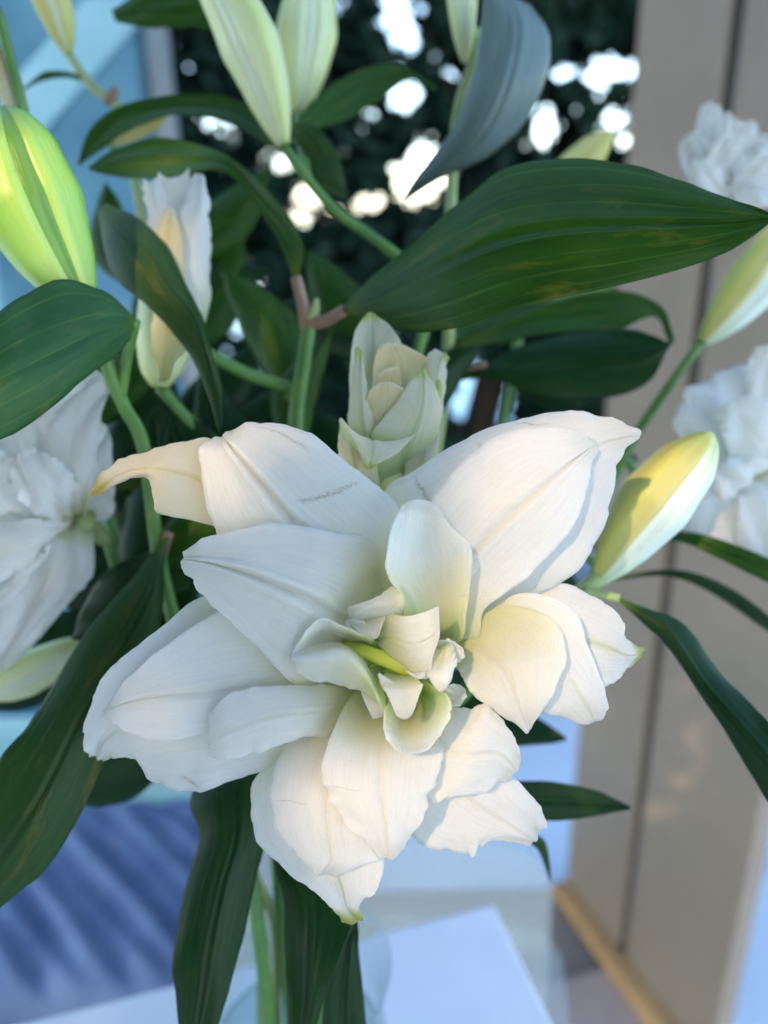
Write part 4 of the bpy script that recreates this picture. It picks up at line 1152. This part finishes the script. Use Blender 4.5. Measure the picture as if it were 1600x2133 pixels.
# ------------------------------------------------------------------ stem D: tall pale bud at the top
Ds = lily('lily stem with two big pale buds above arching dark leaves', .014, .03, (.014, .03),
          [(630, 1890, -122), (660, 1740, -130), (720, 1480, -140), (770, 1100, -146), (850, 800, -148), (892, 650, -146), (868, 565, -143), (822, 528, -140), (760, 482, -136), (700, 440, -132), (640, 372, -128), (590, 302, -124)], rad=.0030)
bud(Ds, (592, 300, -122), (418, -110, -104), 31, M['bud_pale'], M['bud_pale_core'], bend=.05, rot=math.radians(60), fat=.36)
bud(Ds, (622, 236, -186), (648, -70, -180), 36, M['bud_pale'], M['bud_pale_core'], rot=math.radians(20), fat=.42)
tube('stalk', [(640, 372, -128), (628, 300, -165), (622, 236, -186)], (.0026, .0026, .003), M['stem'], Ds, n=14)
leaf(Ds, [(160, 345, 163, 342, 167, 345), (185, 275, 200, 290, 215, 305), (240, 225, 255, 245, 270, 268), (320, 203, 330, 222, 340, 246), (400, 195, 400, 216, 400, 242), (470, 200, 470, 225, 470, 254), (540, 235, 530, 258, 520, 278), (600, 320, 598, 322, 596, 324)],
     [-150, -150, -150, -148, -146, -142, -136, -126], 'leaf', eR=[0, 5, 6, 6, 4, 0], seed=71)
leaf(Ds, [(905, 190, 908, 186, 904, 180), (850, 168, 845, 150, 838, 138), (790, 208, 775, 172, 765, 141), (715, 252, 705, 210, 690, 176), (645, 272, 640, 255, 628, 236), (612, 300, 610, 298, 608, 296)], [-190, -186, -180, -172, -160, -140], 'leaf', seed=72)
leaf(Ds, [(720, 415, 722, 410, 724, 405), (680, 400, 700, 380, 716, 362), (650, 350, 672, 325, 695, 305), (615, 290, 635, 270, 655, 262), (600, 260, 605, 255, 610, 254)], [-150, -148, -146, -144, -140], 'leaf_olive', seed=73)
leaf(Ds, [(232, 20, 236, 32, 240, 45), (290, -15, 292, 25, 295, 56), (350, -20, 350, 20, 355, 58), (430, -10, 430, 20, 430, 60), (560, 60, 560, 80, 560, 100)], [-170, -165, -160, -155, -150], 'leaf', seed=74)

# ------------------------------------------------------------------ stem E: upright leaf painted with sky sheen, and bud, top
Es = lily('lily stem with an upright leaf painted with sky sheen and a slim olive bud against the trees', .024, .020, (.014, .02),
          [(640, 1890, -122), (720, 1740, -135), (830, 1480, -150), (900, 1000, -160), (935, 700, -160), (940, 400, -158), (955, 230, -156), (985, 130, -152), (990, 60, -150)], rad=.0034, m='stem_pale')
bud(Es, (968, 128, -148), (958, -120, -140), 17, M['bud_pale'], M['bud_pale_core'], rot=.5)
leaf(Es, [(1012, -40, 1060, -10, 1108, 5), (1000, 60, 1078, 60, 1146, 75), (984, 160, 1060, 165, 1134, 172), (952, 250, 1020, 258, 1088, 258), (908, 315, 965, 325, 1015, 328), (862, 375, 885, 378, 915, 374), (840, 412, 845, 414, 850, 415)],
     [-118, -116, -118, -124, -132, -142, -150], 'leaf_sheen', eL=[0, -6, -8, -6], eR=[-8, -8, -10, -6], seed=81)
leaf(Es, [(1392, 712, 1398, 716, 1394, 722), (1320, 688, 1330, 745, 1345, 802), (1200, 690, 1210, 760, 1240, 832), (1080, 722, 1100, 775, 1120, 822), (1010, 758, 1012, 770, 1020, 788), (935, 790, 936, 794, 938, 798)], [-128, -132, -138, -142, -148, -158], 'leaf_teal', eL=[0, -6, -6, 0], seed=82)
leaf(Es, [(1405, 705, 1402, 715, 1396, 722), (1380, 640, 1372, 650, 1362, 660), (1300, 606, 1290, 640, 1280, 690), (1200, 615, 1200, 650, 1200, 690), (1100, 650, 1100, 670, 1100, 700), (940, 720, 940, 724, 940, 730)], [-150, -150, -150, -152, -154, -158], 'leaf', eR=[0, 2, 6, 4], seed=83)
tube('stalk', [(938, 800, -158), (965, 775, -156), (1012, 758, -148)], (.0022, .002, .0018), M['stem_brown'], Es, n=10)

# ------------------------------------------------------------------ stem F: yellow bud right of the flower
Fs = lily('lily stem with a plump yellow bud beside the open flower and a long arching leaf', .020, -.012, (.018, -.008),
          [(660, 1880, -106), (740, 1720, -104), (930, 1480, -94), (1150, 1270, -78), (1205, 1235, -70)], rad=.0038)
bud(Fs, (1246, 1205, -76), (1484, 902, -66), 33, M['bud_yellow'], M['bud_yellow_core'], bend=-.03, rot=math.radians(118), fat=.40, twist=-.1, m2=M['bud_white'])
tube('stalk', [(1205, 1235, -70), (1225, 1222, -72), (1248, 1202, -76)], (.0036, .0034, .0044), M['stem_pale'], Fs, n=10)
leaf(Fs, [(1690, 1650, 1700, 1720, 1690, 1800), (1612, 1520, 1612, 1600, 1612, 1685), (1555, 1455, 1535, 1510, 1540, 1570), (1490, 1380, 1460, 1420, 1460, 1450), (1420, 1298, 1395, 1320, 1385, 1340), (1360, 1272, 1345, 1282, 1335, 1294), (1290, 1244, 1288, 1246, 1285, 1248)],
     [-34, -38, -44, -52, -58, -62, -66], 'leaf_teal', eL=[0, -5, -6, -3, 0], eR=[0, -3, -3, 0], seed=91)
tube('stalk', [(1215, 1230, -68), (1250, 1238, -67), (1290, 1246, -66)], (.0022, .002, .0018), M['stem_pale'], Fs, n=8)
leaf(Fs, [(1312, 1680, 1314, 1683, 1312, 1686), (1245, 1648, 1245, 1678, 1245, 1700), (1150, 1628, 1150, 1670, 1150, 1710), (1070, 1625, 1070, 1665, 1070, 1708), (950, 1600, 950, 1620, 950, 1640)], [-88, -90, -92, -94, -96], 'leaf_teal', seed=92)
leaf(Fs, [(1146, 1834, 1147, 1836, 1148, 1832), (1120, 1770, 1130, 1768, 1140, 1765), (1085, 1745, 1100, 1740, 1115, 1735), (1000, 1690, 1005, 1685, 1010, 1680)], [-100, -100, -98, -96], 'leaf_teal', seed=93, nv=24, nu=12)

# ------------------------------------------------------------------ stem G: right edge flower, buds and dark leaves
Gs = lily('lily stem by the beige wall with a blurred open white flower and a yellow bud', .026, .012, (.020, .012),
          [(650, 1890, -116), (730, 1740, -128), (960, 1450, -150), (1200, 1150, -160), (1300, 950, -160), (1350, 868, -158), (1415, 775, -152), (1462, 712, -148)], rad=.0030)
bud(Gs, (1462, 712, -148), (1650, 455, -130), 30, M['bud_yellow'], M['bud_yellow_core'], bend=.03, rot=math.radians(120), fat=.40, m2=M['bud_white'])
g_fl = tube('flower', [(1360, 1010, -165), (1450, 1000, -160), (1520, 985, -150)], (.003, .005, .009), M['stem_pale'], Gs, n=12)
def gpet(p, rows, z, m='petal_far', eL=0, eR=0, seed=0, **kw):
    return sheet('petal', R3(rows, z, eL, eR), M[m], p, nv=34, nu=22, seed=seed, ruffle=.0026, wob=6, rib=.0008, fold=.0016, freq=7, **kw)
gpet(g_fl, [(1398, 890, 1400, 880, 1402, 872), (1430, 915, 1440, 860, 1432, 818), (1470, 950, 1490, 880, 1490, 780), (1510, 980, 1540, 920, 1560, 768), (1540, 1010, 1560, 980, 1590, 900)], [-138, -134, -132, -136, -152], seed=101, eL=[0, -6, -4], eR=[0, -10, -6])
gpet(g_fl, [(1568, 735, 1590, 718, 1625, 716), (1560, 790, 1600, 780, 1650, 780), (1565, 860, 1610, 860, 1660, 860), (1560, 960, 1590, 960, 1620, 960)], [-128, -132, -140, -152], seed=102)
gpet(g_fl, [(1500, 860, 1515, 840, 1560, 820), (1500, 900, 1560, 890, 1640, 860), (1520, 950, 1590, 940, 1660, 920), (1540, 1000, 1570, 990, 1600, 980)], [-116, -118, -128, -150], seed=103)
gpet(g_fl, [(1420, 1095, 1432, 1120, 1460, 1140), (1440, 1030, 1500, 1070, 1560, 1150), (1470, 990, 1540, 1030, 1620, 1130), (1520, 980, 1560, 1000, 1600, 1040)], [-128, -126, -130, -150], seed=104)
gpet(g_fl, [(1540, 1160, 1590, 1165, 1640, 1150), (1530, 1090, 1600, 1100, 1680, 1090), (1540, 1030, 1600, 1030, 1680, 1030), (1550, 990, 1575, 985, 1600, 985)], [-122, -120, -126, -150], seed=105)
gpet(g_fl, [(1470, 1000, 1480, 985, 1492, 960), (1500, 1040, 1530, 1000, 1550, 950), (1540, 1030, 1570, 1000, 1600, 960), (1550, 1000, 1565, 990, 1580, 980)], [-112, -112, -122, -148], seed=106)
leaf(Gs, [(1700, 1340, 1702, 1345, 1700, 1350), (1612, 1288, 1612, 1305, 1612, 1322), (1530, 1230, 1534, 1250, 1538, 1272), (1450, 1194, 1456, 1210, 1464, 1226), (1380, 1187, 1384, 1194, 1390, 1200), (1290, 1200, 1290, 1204, 1290, 1208)], [-126, -128, -130, -132, -136, -145], 'leaf_teal', seed=107)
leaf(Gs, [(1720, 1230, 1722, 1240, 1720, 1250), (1612, 1168, 1612, 1192, 1612, 1218), (1500, 1124, 1496, 1142, 1490, 1160), (1430, 1108, 1426, 1118, 1420, 1130), (1330, 1110, 1330, 1114, 1330, 1118)], [-100, -104, -110, -118, -140], 'leaf', seed=108)
tube('stalk', [(1290, 1204, -146), (1250, 1180, -156), (1200, 1150, -160)], (.0018, .002, .0022), M['stem'], Gs, n=8)
tube('stalk', [(1330, 1114, -141), (1270, 1110, -152), (1225, 1105, -160)], (.0018, .002, .0022), M['stem'], Gs, n=8)
tube('stalk', [(1300, 950, -160), (1330, 990, -164), (1362, 1010, -165)], (.0026, .0026, .003), M['stem'], Gs, n=8)

# ------------------------------------------------------------------ stem H: tall, ruffled flower far right and bud tip
Hs = lily('tall lily stem with a ruffled white flower before the beige wall and an orange-tipped bud', .016, .026, (.012, .024),
          [(640, 1890, -130), (720, 1740, -150), (860, 1480, -185), (1020, 1000, -210), (1080, 700, -215), (1095, 480, -215)], rad=.0032)
bud(Hs, (1095, 470, -214), (1274, 274, -200), 24, M['bud_yellow'], M['bud_yellow'], rot=.8, fat=.45)
tube('stalk', [(1085, 640, -215), (1250, 600, -225), (1420, 500, -228), (1520, 420, -225)], (.0028, .0028, .0028, .003), M['stem'], Hs, n=20)
h_fl = tube('flower', [(1520, 430, -226), (1525, 405, -224), (1530, 380, -220)], (.003, .006, .009), M['stem_pale'], Hs, n=10)
gpet(h_fl, [(1460, 225, 1478, 212, 1500, 222), (1450, 270, 1480, 275, 1515, 270), (1460, 340, 1490, 340, 1520, 340), (1510, 400, 1520, 400, 1530, 400)], [-200, -202, -206, -220], seed=111)
gpet(h_fl, [(1412, 310, 1424, 288, 1450, 276), (1420, 350, 1460, 330, 1490, 310), (1440, 390, 1490, 380, 1520, 360), (1500, 420, 1515, 410, 1530, 400)], [-196, -196, -202, -220], seed=112)
gpet(h_fl, [(1530, 262, 1555, 252, 1580, 270), (1510, 300, 1550, 300, 1600, 300), (1505, 350, 1545, 350, 1590, 350), (1515, 400, 1530, 400, 1545, 400)], [-198, -198, -204, -220], seed=113)
gpet(h_fl, [(1580, 300, 1620, 290, 1660, 310), (1560, 340, 1600, 345, 1660, 350), (1540, 390, 1580, 385, 1640, 380), (1525, 405, 1540, 402, 1560, 400)], [-194, -196, -204, -220], seed=114)
gpet(h_fl, [(1440, 420, 1465, 440, 1500, 430), (1450, 380, 1490, 400, 1530, 400), (1470, 350, 1510, 370, 1550, 370), (1510, 390, 1525, 395, 1540, 395)], [-188, -188, -198, -218], seed=115)
gpet(h_fl, [(1530, 430, 1570, 440, 1620, 420), (1520, 390, 1565, 395, 1620, 380), (1515, 370, 1550, 370, 1590, 360), (1520, 390, 1535, 392, 1550, 392)], [-188, -188, -198, -218], seed=116)
gpet(h_fl, [(1480, 300, 1510, 285, 1540, 300), (1475, 340, 1515, 330, 1560, 340), (1485, 380, 1520, 370, 1560, 380), (1512, 402, 1525, 400, 1540, 402)], [-182, -184, -196, -218], seed=117)

gpet(h_fl, [(1500, 240, 1515, 232, 1535, 246), (1495, 290, 1520, 285, 1550, 290), (1500, 350, 1522, 345, 1550, 350), (1518, 400, 1526, 400, 1534, 400)], [-190, -190, -200, -219], seed=118)
gpet(h_fl, [(1430, 350, 1440, 335, 1462, 330), (1455, 385, 1475, 365, 1500, 350), (1490, 400, 1505, 390, 1525, 375), (1515, 402, 1522, 400, 1530, 398)], [-176, -178, -190, -217], seed=119)
gpet(h_fl, [(1560, 330, 1585, 320, 1610, 335), (1540, 365, 1570, 360, 1605, 368), (1525, 390, 1550, 385, 1580, 388), (1522, 402, 1532, 400, 1545, 400)], [-176, -178, -190, -217], seed=120)
# ------------------------------------------------------------------ stem I: left open flower, blurred
Is = lily('lily stem with a pale blurred open flower behind the blunt leaf', -.022, .006, (-.016, .008),
          [(515, 1800, -110), (460, 1600, -114), (340, 1420, -118), (260, 1230, -118), (225, 1130, -116)], rad=.0034)
i_fl = tube('flower', [(225, 1130, -116), (190, 1100, -108), (160, 1080, -98)], (.003, .006, .009), M['stem_pale'], Is, n=10)
gpet(i_fl, [(196, 782, 210, 772, 224, 784), (110, 840, 170, 830, 224, 820), (80, 920, 150, 910, 205, 905), (100, 1000, 155, 990, 200, 985), (140, 1080, 160, 1075, 180, 1075)], [-84, -78, -76, -82, -98], seed=121)
gpet(i_fl, [(205, 880, 222, 890, 236, 930), (190, 930, 218, 960, 242, 1010), (178, 1000, 200, 1030, 232, 1075), (160, 1060, 170, 1070, 185, 1085)], [-92, -90, -92, -102], seed=122)
gpet(i_fl, [(-60, 830, -40, 800, 40, 800), (-50, 900, 30, 880, 110, 850), (0, 960, 60, 950, 130, 940), (80, 1030, 110, 1020, 150, 1010), (140, 1075, 150, 1072, 160, 1070)], [-80, -76, -76, -84, -98], seed=123)
gpet(i_fl, [(-120, 1000, -130, 960, -100, 920), (-60, 1060, -40, 1000, 10, 940), (20, 1070, 50, 1030, 90, 990), (130, 1085, 140, 1078, 150, 1070)], [-72, -70, -78, -98], seed=124)
gpet(i_fl, [(-60, 1380, -30, 1390, 10, 1370), (-20, 1290, 50, 1300, 92, 1282), (40, 1200, 110, 1220, 160, 1232), (90, 1140, 140, 1150, 186, 1175), (140, 1085, 160, 1085, 190, 1095)], [-82, -78, -78, -84, -98], seed=125)
gpet(i_fl, [(-120, 1200, -130, 1170, -110, 1120), (-40, 1220, -30, 1160, -20, 1090), (40, 1190, 60, 1130, 70, 1080), (110, 1120, 120, 1100, 130, 1085), (150, 1088, 152, 1082, 155, 1078)], [-70, -68, -72, -82, -98], seed=126)
gpet(i_fl, [(-100, 1330, -110, 1310, -90, 1290), (-40, 1320, -10, 1260, 20, 1210), (30, 1250, 60, 1190, 90, 1150), (120, 1130, 135, 1110, 150, 1090)], [-74, -72, -76, -98], seed=127)
gpet(i_fl, [(-60, 860, -40, 810, 20, 780), (-70, 980, 50, 930, 190, 850), (-20, 1070, 90, 1020, 225, 960), (130, 1095, 160, 1082, 200, 1060)], [-96, -98, -100, -104], seed=128)
gpet(i_fl, [(-50, 1410, 0, 1400, 50, 1365), (-60, 1290, 60, 1290, 158, 1240), (-40, 1150, 90, 1170, 195, 1180), (100, 1080, 145, 1085, 195, 1100)], [-94, -94, -96, -102], seed=129)
gpet(i_fl, [(-150, 1130, -150, 1060, -150, 980), (-60, 1200, -60, 1080, -60, 940), (60, 1150, 60, 1070, 60, 980), (155, 1098, 155, 1080, 155, 1062)], [-90, -92, -96, -102], seed=130)
gpet(i_fl, [(20, 1000, 30, 960, 60, 930), (60, 1060, 90, 1010, 130, 960), (110, 1085, 130, 1050, 160, 1010), (150, 1090, 158, 1080, 168, 1070)], [-62, -64, -76, -98], seed=137)
# pale bud below it
i_b = bud(Is, (190, 1330, -112), (-40, 1450, -104), 22, M['bud_pale'], M['bud_pale_core'], rot=1.0)
tube('stalk', [(245, 1210, -118), (230, 1290, -116), (190, 1330, -112)], (.002, .002, .0026), M['stem'], Is, n=8)

# ------------------------------------------------------------------ stem J: far left, yellow bud on a thin stalk
Js = lily('lily stem at the back with a small yellow bud on a thin bent stalk', -.018, .024, (-.012, .026),
          [(520, 1800, -125), (480, 1600, -140), (420, 1400, -152), (350, 900, -170), (300, 480, -180), (265, 300, -186), (250, 228, -186), (190, 178, -184), (143, 112, -180)], rad=.0030, m='stem_pale')
bud(Js, (143, 112, -180), (70, -90, -170), 22, M['bud_yellow'], M['bud_pale_core'], rot=.6, bend=.03)
tube('stalk', [(225, 215, -186), (236, 196, -184), (240, 178, -182)], (.0034, .003, .001), M['stem_brown'], Js, n=8)
leaf(Js, [(42, 192, 44, 190, 46, 186), (75, 175, 80, 165, 82, 156), (120, 162, 122, 154, 124, 148), (170, 170, 172, 166, 174, 162), (225, 222, 228, 220, 230, 218)], [-176, -178, -180, -183, -186], 'leaf', seed=131, nv=24, nu=12)
bud(Js, (228, 300, -176), (345, 244, -170), 9, M['bud_yellow'], M['bud_yellow'], rot=.6)
tube('stalk', [(272, 330, -185), (250, 320, -180), (228, 300, -176)], (.0018, .0018, .002), M['stem'], Js, n=8)

# ------------------------------------------------------------------ stem K: green stalk and cream bud cut by the frame edge
Ks = lily('lily stem with a thin green stalk and cream bud behind the lime green bud', -.026, .014, (-.018, .016),
          [(510, 1800, -118), (440, 1580, -134), (330, 1330, -138), (200, 1000, -130), (90, 500, -112), (48, 240, -100), (20, 120, -96), (-6, 20, -94)], rad=.0030)
bud(Ks, (60, 300, -106), (-15, 90, -98), 13, M['petal_cream'], M['petal_cream'], rot=.2)
leaf(Ks, [(330, 930, 335, 935, 340, 930), (320, 860, 350, 850, 380, 870), (300, 900, 360, 890, 440, 900), (310, 960, 370, 960, 450, 960), (240, 1020, 260, 1020, 280, 1020)], [-96, -98, -100, -104, -124], 'leaf_teal', seed=141)

# ------------------------------------------------------------------ shaded leaves deeper in the bouquet
def filler(parent, x0, y0, x1, y1, w, z0, z1, m='leaf', seed=0, bend=.12):
    r = np.random.default_rng(seed)
    dx, dy = x1 - x0, y1 - y0
    L = math.hypot(dx, dy)
    nx, ny = -dy / L, dx / L
    rows, zz = [], []
    for t, wf in ((0, .04), (.18, .55), (.4, .95), (.62, 1), (.85, .55), (1, .1)):
        b = math.sin(math.pi * t) * bend * L
        cx, cy = x1 - dx * t + nx * b, y1 - dy * t + ny * b      # tip first
        h = w * wf / 2
        rows.append((cx - nx * h, cy - ny * h, cx, cy, cx + nx * h, cy + ny * h))
        zz.append(z1 + (z0 - z1) * t)
    leaf(parent, rows, zz, m, eL=[0, -5, -6, 0], eR=[0, -5, -6, 0], seed=seed, nv=26, nu=14)
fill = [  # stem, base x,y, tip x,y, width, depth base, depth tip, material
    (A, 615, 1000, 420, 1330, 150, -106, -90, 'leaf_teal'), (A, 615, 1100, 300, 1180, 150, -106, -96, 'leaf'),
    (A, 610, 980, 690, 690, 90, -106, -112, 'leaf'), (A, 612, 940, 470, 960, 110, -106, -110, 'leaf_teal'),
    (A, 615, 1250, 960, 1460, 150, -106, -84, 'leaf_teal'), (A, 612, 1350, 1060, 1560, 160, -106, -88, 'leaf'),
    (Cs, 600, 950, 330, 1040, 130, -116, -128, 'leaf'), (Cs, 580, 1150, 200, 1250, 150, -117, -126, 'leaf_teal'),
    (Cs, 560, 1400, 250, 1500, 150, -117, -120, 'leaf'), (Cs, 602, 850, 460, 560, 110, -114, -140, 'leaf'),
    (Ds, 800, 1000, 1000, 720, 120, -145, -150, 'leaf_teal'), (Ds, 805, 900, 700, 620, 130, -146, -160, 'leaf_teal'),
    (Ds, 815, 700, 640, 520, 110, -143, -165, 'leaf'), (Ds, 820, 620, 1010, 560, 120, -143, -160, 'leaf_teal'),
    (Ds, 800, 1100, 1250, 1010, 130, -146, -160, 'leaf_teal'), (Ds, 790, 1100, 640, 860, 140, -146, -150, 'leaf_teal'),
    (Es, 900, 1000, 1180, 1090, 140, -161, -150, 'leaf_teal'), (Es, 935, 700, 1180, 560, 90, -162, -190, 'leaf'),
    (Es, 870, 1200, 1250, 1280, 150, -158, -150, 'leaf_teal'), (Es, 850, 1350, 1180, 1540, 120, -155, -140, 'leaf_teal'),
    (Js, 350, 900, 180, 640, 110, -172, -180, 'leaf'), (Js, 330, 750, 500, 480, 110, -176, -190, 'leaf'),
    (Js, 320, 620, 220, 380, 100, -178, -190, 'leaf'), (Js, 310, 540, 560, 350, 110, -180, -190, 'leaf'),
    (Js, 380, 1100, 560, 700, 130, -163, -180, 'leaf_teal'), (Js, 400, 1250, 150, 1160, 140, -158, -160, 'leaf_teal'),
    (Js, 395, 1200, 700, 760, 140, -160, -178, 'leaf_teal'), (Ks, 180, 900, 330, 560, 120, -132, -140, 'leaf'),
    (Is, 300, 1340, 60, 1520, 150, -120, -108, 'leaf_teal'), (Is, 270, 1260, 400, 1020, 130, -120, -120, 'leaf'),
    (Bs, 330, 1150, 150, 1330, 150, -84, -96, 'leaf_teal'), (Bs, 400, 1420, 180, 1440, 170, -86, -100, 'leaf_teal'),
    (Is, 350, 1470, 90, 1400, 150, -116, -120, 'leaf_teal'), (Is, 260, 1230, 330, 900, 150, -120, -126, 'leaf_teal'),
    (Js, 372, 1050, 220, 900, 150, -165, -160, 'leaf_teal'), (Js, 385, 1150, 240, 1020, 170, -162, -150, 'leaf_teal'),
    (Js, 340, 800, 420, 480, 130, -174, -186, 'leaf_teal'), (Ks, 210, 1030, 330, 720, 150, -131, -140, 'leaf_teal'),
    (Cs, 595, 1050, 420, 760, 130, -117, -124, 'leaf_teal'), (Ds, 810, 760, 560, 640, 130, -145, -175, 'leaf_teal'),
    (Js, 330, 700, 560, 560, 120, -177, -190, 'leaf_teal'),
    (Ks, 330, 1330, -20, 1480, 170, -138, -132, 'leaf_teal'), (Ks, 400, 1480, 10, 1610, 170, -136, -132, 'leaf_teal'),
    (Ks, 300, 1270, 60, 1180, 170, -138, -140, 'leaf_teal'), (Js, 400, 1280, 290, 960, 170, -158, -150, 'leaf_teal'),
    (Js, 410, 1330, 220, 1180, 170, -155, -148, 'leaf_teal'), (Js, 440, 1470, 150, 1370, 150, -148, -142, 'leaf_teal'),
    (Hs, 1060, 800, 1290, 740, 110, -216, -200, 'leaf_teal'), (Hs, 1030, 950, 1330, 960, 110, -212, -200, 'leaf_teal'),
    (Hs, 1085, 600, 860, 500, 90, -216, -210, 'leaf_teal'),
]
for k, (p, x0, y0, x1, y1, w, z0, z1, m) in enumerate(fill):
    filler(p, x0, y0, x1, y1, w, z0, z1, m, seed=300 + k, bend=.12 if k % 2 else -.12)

for o in bpy.data.objects:
    if '_o' in o.keys():
        del o['_o']
